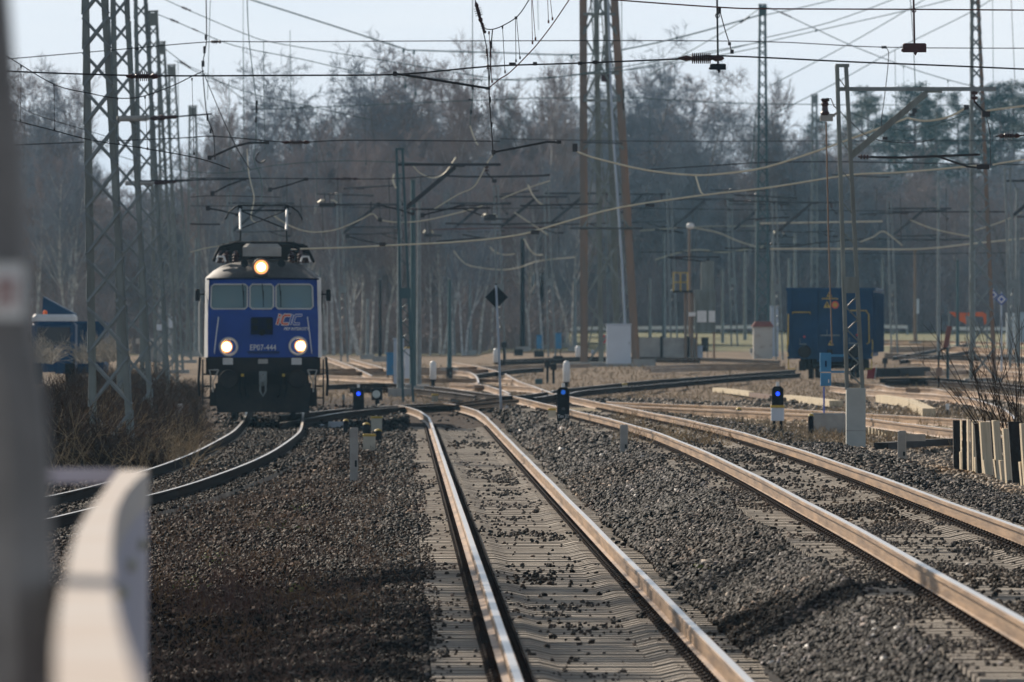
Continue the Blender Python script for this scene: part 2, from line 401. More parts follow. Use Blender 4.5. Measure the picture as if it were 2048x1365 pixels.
def clip_mb(mb,p,side,d,rough=True):
    # sprung rail fastening beside the foot of the rail
    nn=Vector((d.y,-d.x,0)); u=Vector((0,0,1)); c=p+nn*side*.115+u*(-.16)
    mb.box(c,(.10,.13,.03),rot=Matrix((nn,d,u)).transposed())
    pts=[c+nn*side*(.035*math.cos(t))+d*(.045*math.sin(t))+u*(.03+.012*math.sin(2*t)) for t in [i*PI*2/6 for i in range(6)]]
    mb.tube(pts,.010,4)
def main_track(label,tab,z0,z1,ends,conc=True,clipto=190,group='concrete-sleepered running tracks',dark=None):
    z0=float(z0); mid=curve_pts(tab,(z0+z1)/2,(z0+z1)/2,1,0)[0]
    root=empty('railway_track',(0,0,0),0,label,'railway track',group)
    mats=[M['raildark'],M['steel']] if dark else None
    L=curve_pts(tab,z0,z1,1.5,-.7535)+ends[0]; R=curve_pts(tab,z0,z1,1.5,.7535)+ends[1]
    rail(L,root,mats); rail(R,root,mats)
    proto=sleeper_mesh(); me=None; rest=MB(); cl=MB(); k=0; z=z0
    while z<min(z1,266):
        x=interp(tab,z); dx=(interp(tab,z+1)-interp(tab,z-1))/2; ang=-math.atan(dx)
        p=Vector((x,z,0)); nn=Vector((1,-dx,0)).normalized()
        zl=G(x-.75,z); zr=G(x+.75,z); zc=(zl+zr)/2-.168+random.uniform(-.004,.004)
        if k<100:
            if me is None:
                o=proto.build('sleeper',M['concrete'],root); me=o.data
            else: o=bpy.data.objects.new('sleeper',me); COL.objects.link(o); o.parent=root
            o.location=(x,z,zc); o.rotation_euler=(0,0,ang+random.uniform(-.004,.004))
        else:
            rm=Matrix.Rotation(ang,3,'Z'); rest.add([rm@Vector(v)+Vector((x,z,zc)) for v in proto.v],proto.f)
        if z<clipto:
            d=Vector((dx,1,0)).normalized()
            for s in(-.7535,.7535):
                q=p+nn*s; q.z=G(q.x,q.y)
                for sd in(-1,1): clip_mb(cl,q,sd,d)
        k+=1; z+=.6
    if rest.v: tag(rest.build('sleeper',M['concrete'],root),kind='stuff')
    tag(cl.build('rail_fastening',M['clip'],root),kind='stuff')
    return root
def railpx(pts,off=0.0,sub=3):
    P=[GP(a,b,off) for a,b in pts]; out=[]
    for i in range(len(P)-1):
        p0=P[max(i-1,0)];p1=P[i];p2=P[i+1];p3=P[min(i+2,len(P)-1)]
        for k in range(sub):
            t=k/sub; out.append(.5*((2*p1)+(p2-p0)*t+(2*p0-5*p1+4*p2-p3)*t*t+(3*p1-p0-3*p2+p3)*t*t*t))
    out.append(P[-1]); return out
SM=smooth_tab(XM,50,300,4); SR=smooth_tab(XR,50,330,5); SL=smooth_tab(XL,80,330,5)
XMs,XRs,XLs=SM,SR,SL
main_track('straight middle track running from the bottom centre to the junction, its pale sleepers well exposed',SM,56,272,(railpx([(840,823),(817,815),(790,811),(760,812)]),railpx([(955,822),(929,814),(900,808),(868,807)])),clipto=272)
main_track('right hand track curving past the two blue dwarf signals with stones over its sleepers',SR,60,300,(railpx([(1020,788),(998,779),(959,769),(900,766)]),railpx([(1105,787),(1070,774),(1037,763),(1011,748)])),clipto=262)
main_track('left hand track that the blue locomotive stands on, sweeping out of the left edge',SL,84,325,([],[]),clipto=0,dark=True)
def side_track(label,rails,name='railway_track',sleepers=True,dark=False,r2=None,cat='railway track',sp=.65,group=None):
    root=empty(name,(0,0,0),0,label,cat,group)
    lines=[railpx(r) for r in rails]
    for l in lines: rail(l,root,[M['raildark'],M['steel']] if dark else [M['railrust'],M['steel']])
    if sleepers and lines:
        # sleepers follow the first rail, offset to the second
        l=lines[0]; mb=MB(); acc=0; off=sleepers
        for a,b in zip(l,l[1:]):
            seg=(b-a).length; d=(b-a).normalized(); n=Vector((d.y,-d.x,0)).normalized(); t=acc
            while t<seg:
                c=a+d*t+n*off; c.z=G(c.x,c.y)-.235; mb.box(c,(2.5,.24,.14),rot=Matrix((n,Vector((-n.y,n.x,0)),Vector((0,0,1)))).transposed()); t+=sp
            acc=t-seg
        tag(mb.build('sleeper',M['darkwood'] if dark else M['wood'],root),kind='stuff')
    return root
side_track('long white-topped track crossing the yard behind the white pedestal towards the timber fence',
  [[(1215,803),(1240,805),(1330,808),(1450,812.5),(1570,818),(1694,825),(1810,832),(1926,839),(2050,849),(2130,857)],
   [(1215,808),(1300,814),(1450,821),(1570,827),(1694,833),(1800,846),(1906,859),(2010,873)]],sleepers=-.72 if False else .72)
side_track('diagonal turnout track joining the locomotive track to the crossing beside the black diamond board',
  [[(560,832),(600,827),(678,819),(760,814),(834,809),(912,806),(1000,793.5),(1046,790.5),(1095,784),(1110,781)],
   [(560,846),(600,840),(650,831),(703,823),(795,815),(900,811),(985,804),(1068,796),(1111,788.6),(1140,784)]],sleepers=False,dark=True)
side_track('dark siding leading from the crossing past the tower foot to the blue wagon',
  [[(1110,780),(1140,777),(1200,771),(1300,761),(1400,754),(1500,746.5),(1590,740)],
   [(1115,789),(1140,787),(1173,781),(1300,770),(1400,761),(1500,753),(1600,747)]],sleepers=False,dark=True)
side_track('far bright rails running level behind the grey cabinets towards the crossing',
  [[(640,750),(785,757),(905,757),(998,758),(1025,760)],[(900,769),(950,771),(1005,771),(1068,775),(1085,781)]],sleepers=False)
side_track('far siding slanting down left of the bright blue cabinet',
  [[(656,716),(698,731),(744,752)],[(700,718),(740,729),(774,739)]],sleepers=False)
side_track('far siding slanting behind the milky lantern left of the black diamond board',
  [[(897,724),(930,729),(961,734),(1000,744)],[(910,742),(939,745),(953,754),(957,766)]],sleepers=False)
side_track('curved connection left of the big mast foot, its shaded side painted dark',
  [[(951,749.5),(998,743),(1040,739),(1087,736)]],sleepers=False,dark=True)
side_track('wavy pale rails curving across the dry grass right of the white pedestal',
  [[(1729,769),(1762,770),(1790,775.6),(1862,777),(1893,782),(1941,783),(1989,788),(2060,797)],
   [(1661,773),(1729,780),(1790,784),(1862,789),(1941,797.5),(1994,813),(2016,824),(2030,838)]],sleepers=False)
side_track('far right siding passing behind the leaning red board',
  [[(1810,719),(1900,721),(1980,724),(2060,728)],[(1850,727),(1940,731),(2060,737)]],sleepers=False)
side_track('pale rails at the right edge beyond the mound of dark earth',
  [[(1850,744),(1900,742),(1950,740),(2000,743),(2060,748)],[(1960,748),(2010,750),(2060,754)]],sleepers=False)
side_track('farthest track in front of the green verge behind the wagon',
  [[(1765,680),(1820,681),(1889,682),(1960,684),(2050,686)],[(1765,686),(1830,687),(1900,688)]],sleepers=False)
side_track('dark slanting rails between the wagon and the leaning red board',
  [[(1786,714),(1850,703),(1937,687)],[(1800,721),(1870,712),(1950,700)]],sleepers=False,dark=True)
side_track('rails curving across the middle distance below the grey cabinets',[[(655,770),(720,768),(800,768),(880,775),(960,786),(1010,792)],[(700,776),(800,776),(880,783),(950,792)]],sleepers=False,dark=True)
side_track('far level rails beyond the slanting sidings',[[(640,738),(760,737),(900,735),(1040,731),(1180,728)],[(640,744),(760,743),(900,741),(1020,737)]],sleepers=False)
side_track('far rails crossing behind the foot of the rusty tower',[[(1000,720),(1100,716),(1200,714),(1400,716),(1560,722)],[(1000,724),(1100,720),(1250,718),(1400,720)]],sleepers=False,dark=True)
side_track('far rails running past the low concrete wall towards the wagon',[[(1290,733),(1400,729),(1560,728)],[(1300,738),(1420,734),(1570,733)]],sleepers=False)
side_track('dark rails on the right, between the pale timbers and the wavy rails',[[(1760,757),(1850,756),(1950,762),(2060,772)],[(1770,762),(1850,761),(1950,768),(2060,779)]],sleepers=False,dark=True)
side_track('far right rails beneath the orange netting',[[(1780,694),(1880,693),(1980,697),(2060,700)],[(1780,699),(1880,698),(1980,702),(2060,706)]],sleepers=False)
side_track('dark rails right of the wagon running to the edge',[[(1770,707),(1860,710),(1960,712),(2060,716)],[(1770,712),(1860,715),(1960,717)]],sleepers=False,dark=True)
# rails and timbers lying in the grass
def lying(label,px,w,h,matl,name='timber_baulk',cat='timber',z=.0,cap=None):
    P=railpx(px,-.2+h/2+z); mb=MB(); mb.sweep(P,[(-w/2,h/2),(w/2,h/2),(w/2,-h/2),(-w/2,-h/2)]); o=mb.build(name,matl); tag(o,label,cat); return o
lying('pale squared timber lying in dry grass beyond the right blue signal',[(1432,780),(1470,784),(1505,789)],.22,.14,M['wood'])
lying('reddish half-buried timber lying end to end with a pale one beyond the right signal',[(1505,790),(1530,793),(1546,796)],.2,.12,M['leafbrown'])
lying('long pale timber lying in dry grass left of the white pedestal',[(1568,796),(1610,800),(1672,808)],.35,.16,M['wood'])
lying('broad pale beam lying in the grass beyond the white-topped track, right of the pedestal',[(1762,797.5),(1797,803),(1823,809),(1858,826)],.3,.2,M['wood'])
lying('dark concrete trough lying beside the wagon end',[(1752,746),(1800,745),(1843,743)],.7,.35,M['blackg'],'cable_trough','trough')
lying('dark tarred sleeper lying on the grass behind the small cross-armed post',[(1762,893),(1800,890),(1840,887),(1900,884)],.24,.12,M['darkwood'],'loose_sleeper','sleeper')
# ------------------------------------------------------------------ lettering
def text_mesh(txt, size, matl, parent, loc, rot, shear=0.0, extrude=.004, name='lettering', offset=0.0, sx=1.0):
    cu=bpy.data.curves.new('txt','FONT'); cu.body=txt; cu.size=size; cu.shear=shear; cu.extrude=extrude; cu.align_x='CENTER'; cu.align_y='CENTER'; cu.offset=offset; cu.resolution_u=3
    t=bpy.data.objects.new('txt',cu); COL.objects.link(t); dg=bpy.context.evaluated_depsgraph_get(); me=bpy.data.meshes.new_from_object(t.evaluated_get(dg))
    bpy.data.objects.remove(t); bpy.data.curves.remove(cu); me.materials.clear(); me.materials.append(matl)
    o=bpy.data.objects.new(name,me); COL.objects.link(o); o.parent=parent; o.location=loc; o.rotation_euler=rot; o.scale=(sx,1,1); return o

# ------------------------------------------------------------------ electric locomotive (local: x right, y away from camera, z up)
def fy(x,z):   # front surface: bulges forward at the middle, rakes back above the waist
    return .10*(abs(x)/1.4)**2.5+ (max(0,z-2.7)*.16)+(.05 if z<1.7 else 0)*0
def loco():
    Z=266.0; r=empty('electric_locomotive',((526-CX)/FPX*Z,Z,G(-6.2,Z)+.0),math.radians(1.15),'blue-fronted electric locomotive with three lit headlamps and raised pantograph','locomotive')
    # front shell with window openings
    xb=[-1.40,-1.33,-.40,-.335,.265,.33,1.27,1.40]; xs=[]
    for a,b in zip(xb,xb[1:]):
        n=max(1,int((b-a)/.16)); xs+=[a+(b-a)*k/n for k in range(n)]
    xs.append(xb[-1]); zs=[1.60,1.9,2.2,2.5,2.78,2.84,3.14,3.44,3.50,3.60]
    mb=MB(); V=[(x*(1-.02*max(0,z-2.6)),fy(x,z),z) for z in zs for x in xs]; F=[]; nx=len(xs)
    for j in range(len(zs)-1):
        for i in range(nx-1):
            xc=(xs[i]+xs[i+1])/2; zc=(zs[j]+zs[j+1])/2
            win=2.84<zc<3.44 and ((-1.33<xc<-.40) or (-.335<xc<.265) or (.33<xc<1.27))
            if not win: F.append((j*nx+i,j*nx+i+1,(j+1)*nx+i+1,(j+1)*nx+i))
    mb.add(V,F); mb.build('cab_front',M['locoblue'],r,smooth=True)
    for (a,b) in((-1.33,-.40),(-.335,.265),(.33,1.27)):
        w=MB(); s=lambda x,z,d=0:Vector((x*(1-.02*(z-2.6)),fy(x,z)-.012+d,z))
        ring=[s(a+.06,2.83),s(b-.06,2.83),s(b,2.89),s(b,3.39),s(b-.06,3.45),s(a+.06,3.45),s(a,3.39),s(a,2.89),s(a+.06,2.83)]
        w.tube(ring,.022,6); fr=w.build('window',M['locowhite'],r)
        g=MB(); g.add([s(a,2.84,.03),s(b,2.84,.03),s(b,3.44,.03),s(a,3.44,.03)],[(0,1,2,3)]); g.build('pane',M['glass'],fr)
    # windscreen wipers
    for x in(-.52,.42,-.02):
        w=MB(); w.tube([(x,fy(x,3.4)-.05,3.46),(x+.03,fy(x,3.1)-.06,3.05)],.012,5); w.box((x+.03,fy(x,3.05)-.055,3.08),(.02,.02,.42)); w.build('wiper',M['black'],r)
    # interior of the cab
    c=MB(); c.bbox((-1.35,1.9,1.6),(1.35,1.95,3.6)); c.bbox((-1.35,.2,1.6),(1.35,.75,2.74)); c.bbox((-1.3,.3,3.52),(1.3,1.9,3.56)); c.build('cab_interior',M['cabin'],r)
    c=MB(); c.bbox((.62,.9,2.5),(1.0,1.05,3.12)); c.bbox((-.2,.9,2.5),(.1,1.02,3.05)); c.build('seat_back',M['skyblue'],r)
    # side walls
    def shell(parent,name,matl,z0,z1,hw=1.50):
        m=MB()
        for s in(-1,1):
            pts=[(s*1.40,.10,),(s*1.47,.5),(s*1.50,1.2),(s*1.50,14.8),(s*1.47,15.5),(s*1.40,15.9)]
            for (x0,y0),(x1,y1) in zip(pts,pts[1:]):
                k=(1-.02*max(0,z1-2.6)); m.add([(x0,y0,z0),(x1,y1,z0),(x1*k,y1,z1),(x0*k,y0,z1)],[(0,1,2,3)])
        m.add([(-1.4,15.9,z0),(1.4,15.9,z0),(1.4,15.9,z1),(-1.4,15.9,z1)],[(0,1,2,3)])
        return m.build(name,matl,parent)
    shell(r,'side_wall',M['locowhite'],1.60,3.62); b=MB(); 
    for s in(-1,1):
        for k in range(12): b.bbox((s*1.505-.01,3+.9*k,2.7),(s*1.505+.01,3.6+.9*k,3.3))
    b.build('side_window_band',M['black'],r)
    # roof with curved brow
    m=MB(); secs=[(.17,1.36,3.60,.0),(.30,1.37,3.60,.14),(.62,1.40,3.62,.30),(1.1,1.44,3.62,.42),(1.7,1.48,3.62,.47),(14.6,1.48,3.62,.47),(15.9,1.38,3.6,.25)]
    n=15; V=[]
    for (y,hw,zb,h) in secs:
        for k in range(n):
            t=-1+2*k/(n-1); V.append((hw*t, y+.10*abs(t)**2.5, zb+h*(1-abs(t)**3.2)+.0))
    F=[(j*n+i,j*n+i+1,(j+1)*n+i+1,(j+1)*n+i) for j in range(len(secs)-1) for i in range(n-1)]
    m.add(V,F); m.build('roof',M['roofgrey'],r,smooth=True)
    b=MB(); b.tube([(-1.42,.12,3.585),(-.7,.06,3.60),(0,.03,3.605),(.7,.06,3.60),(1.42,.12,3.585)],.022,6); b.build('rain_gutter',M['navy'],r)
    # headlamps
    def lamp(x,z,rad,y,off=0.0,halo=True):
        h=MB(); h.lathe((x,y+.10,z),(0,-1,0),[(0,rad*1.0),(.15,rad*1.05),(.17,rad),(.165,rad*.83),(.08,rad*.80)],22); hl=h.build('headlamp',M['locowhite'] if halo else M['roofgrey'],r,smooth=False)
        g=MB(); g.lathe((x,y+.03,z),(0,-1,0),[(0,rad*.82),(.015,rad*.80)],20); g.build('reflector',M['lamphalo'] if not halo else M['black'],hl)
        g=MB(); g.lathe((x+off,y+.0,z),(0,-1,0),[(0,rad*.46),(.02,rad*.45),(.04,rad*.28)],16); g.build('bulb',M['lamp'],hl)
        if halo:
            g=MB(); g.lathe((x+off,y+.01,z),(0,-1,0),[(0,rad*.66),(.008,rad*.62)],16); g.build('glow_ring',M['lamphalo'],hl)
    lamp(-.87,1.87,.235,.02,-.05); lamp(.89,1.89,.235,.02,.06); lamp(-.045,3.89,.22,.08,0,False)
    b=MB(); b.bevbox((-.045,.35,3.83),(.40,.5,.34),.05); b.build('headlamp_housing',M['roofgrey'],r)
    for x in(-.52,.52): 
        b=MB(); b.lathe((x*.9,.55,3.98),(0,-1,0),[(0,.05),(.25,.06),(.3,.10)],10); b.build('horn',M['black'],r)
    # front fittings
    b=MB(); b.bevbox((-.03,-.02,2.40),(.56,.06,.44),.03); p=b.build('front_plate',M['navy'],r)
    b=MB()
    for dx,dz in((-.17,.12),(.18,.12),(-.17,-.05),(.02,-.15),(.2,-.03)): b.box((-.03+dx,-.07,2.40+dz),(.13,.06,.12))
    b.lathe((-.03,-.05,2.22),(0,-1,0),[(0,.07),(.08,.07)],10); b.build('socket',M['black'],p)
    for s in(-1,1):
        b=MB(); x=s*1.13; b.tube([(x-.0*s,-.02+fy(1.2,2),2.62),(x,-.07+fy(1.2,2),2.58),(x+s*.05,-.07+fy(1.2,2),2.2),(x+s*.10,-.07+fy(1.2,2),1.75),(x+s*.10,0+fy(1.2,2),1.70)],.014,6); b.build('grab_rail',M['white'],r)
        b=MB(); b.bevbox((s*1.66-.0,.55,3.18),(.12,.12,.30),.03); b.tube([(s*1.47,.55,3.2),(s*1.66,.55,3.2)],.02,5); b.build('mirror',M['black'],r)
        b=MB(); b.tube([(s*1.60,.9,3.1),(s*1.63,.9,2.9),(s*1.63,.9,1.75),(s*1.55,.9,1.6)],.018,6); b.build('door_handrail',M['locowhite'],r)
        b=MB(); b.bevbox((s*.87-.02,-.03,1.50),(.26,.08,.17),.01); b.build('step_plate',M['locowhite'],r)
    b=MB(); b.bevbox((0,-.03,1.50),(.25,.06,.12),.02); b.build('lamp_bracket',M['oldconc'],r)
    b=MB(); b.bbox((-.40,-.02,1.72),(.42,.03,1.75)); b.bbox((-.38,-.018,1.685),(.40,.02,1.70)); b.build('ledge',M['navy'],r)
    text_mesh('EP07-444',.205,M['white'],r,(-.0,-.012,1.845),(PI/2,0,0),sx=.86)
    # operator emblem and name
    Y=lambda x:fy(x,2.5)-.02
    def stroke(pts,w,matl,nm='emblem'):
        b=MB()
        for a,c in zip(pts,pts[1:]):
            a=Vector((a[0],0,a[1]));c=Vector((c[0],0,c[1])); d=(c-a).normalized()*w*.35; n=Vector((-d.z,0,d.x)).normalized()*w/2; a-=d;c+=d
            b.add([Vector((q.x,Y(q.x),q.z)) for q in(a-n,c-n,c+n,a+n)],[(0,1,2,3)])
        return b.build(nm,matl,r)
    def sh(p,dx): return [((x+dx+(z)*.28)*.80+.045,2.45+z*.80) for x,z in p]
    Cc=[(.20,.27),(.05,.27),(.0,.22),(.0,.05),(.05,0),(.20,0)]
    for dy,w,m1,m2 in((0,.085,M['white'],M['white']),(.006,.050,M['lred'],M['lblue'])):
        Y=lambda x,dy=dy:fy(x,2.5)-.02-dy
        stroke(sh([(0,0),(0,.17)],.40),w,m1); stroke(sh([(0,.25),(0,.28)],.40),w,m1); stroke(sh(Cc,.52),w,m1)
        stroke(sh([(0,0),(0,.27)],.80) if dy else sh([(0,0),(0,.27)],.80),w*.8,m2); stroke(sh(Cc,.88),w*.8,m2)
    text_mesh('PKP INTERCITY',.105,M['white'],r,(.84,fy(.86,2.3)-.015,2.32),(PI/2,0,.02),shear=.3,offset=.002,sx=.88)
    # frame, buffers, coupling, plough
    b=MB(); b.bbox((-1.36,-.0,1.22),(1.36,.5,1.58)); b.bbox((-1.45,.5,1.15),(1.45,15.5,1.598)); b.tube([(-1.38,.04,1.595),(1.38,.04,1.595)],.022,5); b.build('buffer_beam',M['blackg'],r)
    for s in(-1,1):
        b=MB(); b.lathe((s*.875,.0,1.06),(0,-1,0),[(0,.13),(.32,.11),(.34,.09),(.52,.09),(.53,.22),(.56,.235),(.585,.22),(.60,.0)],18); b.build('buffer',M['blackg'],r)
        b=MB(); b.tube([(s*1.13,-.05,1.28),(s*1.36,-.05,1.28),(s*1.27,-.05,.95),(s*1.13,-.05,1.28)],.025,5); b.tube([(s*1.27,-.05,.95),(s*1.27,-.05,.72)],.022,5); b.build('step_bracket',M['oldconc'],r)
        b=MB(); 
        for z in(.55,.85,1.15): b.bbox((s*1.42-.12,.4,z),(s*1.42+.12,.7,z+.04))
        b.bbox((s*1.53-.02,.38,.4),(s*1.53+.02,.42,1.55)); b.bbox((s*1.33-.02,.38,.4),(s*1.33+.02,.42,1.55)); b.build('step',M['blackg'],r)
        b=MB(); b.tube([(s*1.62,.6,.62),(s*1.64,.6,1.0),(s*1.60,.6,1.6)],.035,6); b.build('side_post',M['black'],r)
        b=MB(); b.tube([(s*.45,-.02,1.1),(s*.46,-.12,.9),(s*.42,-.12,.65),(s*.36,-.05,.6)],.03,6); b.tube([(s*.58,-.02,1.1),(s*.6,-.12,.8),(s*.55,-.1,.6)],.03,6); b.build('brake_hose',M['black'],r)
        b=MB(); b.box((s*.52,-.06,1.15),(.07,.08,.07)); b.build('cock',M['yellow'],r)
    b=MB(); b.box((0,-.1,1.08),(.20,.3,.34)); b.tube([(0,-.25,1.15),(0,-.38,1.12),(0,-.42,1.0),(0,-.34,.9)],.045,7); b.tube([(-.06,-.3,1.1),(-.07,-.32,.75),(0,-.32,.62),(.07,-.32,.75),(.06,-.3,1.1)],.028,6); b.build('coupling_hook',M['greymetal'],r)
    b=MB(); b.add([(-1.22,.25,.95),(1.22,.25,.95),(1.16,-.02,.20),(-1.16,-.02,.20),(-.0,-.22,.22),(0,.0,.9)],[(0,5,4,3),(5,1,2,4)]); b.bbox((-1.15,.3,.3),(1.15,.36,1.25)); b.build('snow_plough',M['blackg'],r)
    # bogies
    for yc in(3.9,12.1):
        b=MB()
        for s in(-1,1): b.bbox((s*1.1-.08,yc-2.1,.45),(s*1.1+.08,yc+2.1,.95)); b.bbox((s*1.25-.12,yc-1.7,.35),(s*1.25+.12,yc-1.2,.75)); b.bbox((s*1.25-.12,yc+1.2,.35),(s*1.25+.12,yc+1.7,.75))
        b.bbox((-1,yc-.3,.5),(1,yc+.3,1.1)); bo=b.build('bogie',M['blackg'],r)
        for dy in(-1.52,1.52):
            w=MB(); 
            for s in(-1,1): w.lathe((s*.82,yc+dy,.625),(-s,0,0),[(0,.62),(.1,.625),(.13,.66),(.14,.3)],24)
            w.cyl((-.7,yc+dy,.625),(.7,yc+dy,.625),.09); w.build('wheelset',M['blackg'],bo)
    # roof equipment
    b=MB(); b.bevbox((-.03,1.3,4.33),(.98,.7,.32),.09); b.build('roof_box',M['oldconc'],r)
    b=MB(); b.bbox((-1.15,2.0,4.05),(1.15,5.2,4.40)); b.bbox((-1.05,2.2,4.38),(1.05,5.0,4.5)); b.bbox((-.9,6,4.05),(.9,11,4.45)); b.build('resistor_cover',M['blackg'],r)
    for x,y in((-.95,1.2),(.95,1.2),(-1.1,1.9),(1.12,1.9),(-.7,1.5),(.72,1.5)):
        b=MB(); zz=4.0; b.lathe((x,y,zz),(0,0,1),[(0,.09),(.06,.10),(.09,.05),(.13,.10),(.16,.05),(.20,.10),(.23,.05),(.32,.04)],10); b.build('insulator',M['insul'],r)
    b=MB(); b.tube([(-1.25,1.0,4.05),(-1.05,1.1,4.25),(-.95,1.2,4.32),(-.7,1.4,4.34)],.03,6); b.tube([(1.3,1.4,4.02),(1.1,1.3,4.28),(.95,1.2,4.32),(.72,1.5,4.34)],.03,6); b.tube([(-1.28,1.5,4.05),(-1.1,1.5,4.42),(-.7,1.5,4.52),(.7,1.5,4.52),(1.1,1.5,4.42),(1.28,1.5,4.05)],.035,6); b.build('roof_cable',M['black'],r)
    for s in(-1,1):
        b=MB(); b.tube([(s*1.2,1.0,4.02),(s*1.15,1.0,4.16),(s*1.0,1.0,4.16),(s*.95,1.0,4.03)],.028,6); b.build('roof_hook',M['white'],r)
    # pantograph
    p=empty('pantograph',(0,3.2,0)); p.parent=r
    b=MB(); b.bbox((-.8,-.9,4.48),(.8,-.84,4.55)); b.bbox((-.8,.84,4.48),(.8,.9,4.55)); b.bbox((-.75,-.9,4.48),(-.69,.9,4.54)); b.bbox((.69,-.9,4.48),(.75,.9,4.54)); b.tube([(-.86,-.88,4.2),(-.86,-.88,4.52),(-.6,-.88,4.56)],.03,5); b.build('base_frame',M['black'],p)
    b=MB(); b.tube([(-.60,.85,4.55),(-.585,-.95,4.86),(-.60,.0,5.42)],.026,6); b.tube([(.60,.85,4.55),(.585,-.95,4.86),(.60,.0,5.42)],.026,6); b.build('arm',M['black'],p)
    b=MB(); b.tube([(-.585,-.97,4.86),(-.60,-.03,5.40)],.03,6); b.tube([(.585,-.97,4.86),(.60,-.03,5.40)],.03,6); b.build('upper_arm',M['white'],p)
    b=MB(); b.tube([(-.6,-.02,5.36),(.585,-.9,4.88)],.018,5); b.tube([(.6,-.02,5.36),(-.585,-.9,4.88)],.015,5); b.tube([(-.60,0,5.36),(.60,0,5.36)],.022,6); b.build('cross_brace',M['black'],p)
    b=MB(); b.tube([(-.98,0,5.13),(-.88,0,5.32),(-.72,0,5.45),(-.55,0,5.49),(.55,0,5.50),(.72,0,5.45),(.9,0,5.32),(1.0,0,5.12)],.02,6); b.box((-.6,0,5.43),(.11,.12,.14)); b.box((.6,0,5.43),(.11,.12,.14)); b.build('collector_head',M['black'],p)
    # driver, seated behind the left windscreen
    return r
LOCO=loco()
def driver():
    p=LOCO.matrix_basis@Vector((-.78,.95,2.0))
    me=bpy.data.meshes.new('person')
    J={'pel':(0,0,.30,.17),'chest':(0,-.02,.72,.17),'neck':(0,-.03,.95,.065),'chin':(0,-.05,1.04,.085),'head':(0,-.03,1.14,.105),'top':(0,-.0,1.22,.075),
       'ls':(-.19,0,.86,.075),'le':(-.26,-.12,.58,.05),'lw':(-.2,-.36,.62,.035),'lh':(-.17,-.44,.64,.035),'rs':(.19,0,.86,.075),'re':(.27,-.12,.58,.05),'rw':(.2,-.34,.64,.035),'rh':(.16,-.42,.66,.035),'nose':(0,-.15,1.12,.02)}
    E=[('pel','chest'),('chest','neck'),('neck','chin'),('chin','head'),('head','top'),('head','nose'),('chest','ls'),('ls','le'),('le','lw'),('lw','lh'),('chest','rs'),('rs','re'),('re','rw'),('rw','rh')]
    k=list(J); me.from_pydata([J[n][:3] for n in k],[(k.index(a),k.index(b)) for a,b in E],[])
    o=bpy.data.objects.new('tmp',me); COL.objects.link(o); sk=o.modifiers.new('s','SKIN'); 
    for i,n in enumerate(k): me.skin_vertices[0].data[i].radius=(J[n][3],J[n][3]*.8)
    me.skin_vertices[0].data[0].use_root=True; o.modifiers.new('d','SUBSURF').levels=2
    dg=bpy.context.evaluated_depsgraph_get(); m2=bpy.data.meshes.new_from_object(o.evaluated_get(dg)); bpy.data.objects.remove(o)
    m2.materials.append(M['cloth']); m2.materials.append(M['skin'])
    for pl in m2.polygons:
        pl.use_smooth=True
        if pl.center.z>.97 or (pl.center.y<-.36 and pl.center.z<.75): pl.material_index=1
    o=bpy.data.objects.new('person',m2); COL.objects.link(o); o.location=p; tag(o,'train driver in a dark jacket seated behind the left cab window','person')
    h=MB(); h.lathe((0,.01,1.15),(0,.15,1),[(0,.108),(.05,.106),(.09,.08),(.11,.03)],12); h.build('hair',M['black'],o,smooth=True)
driver()

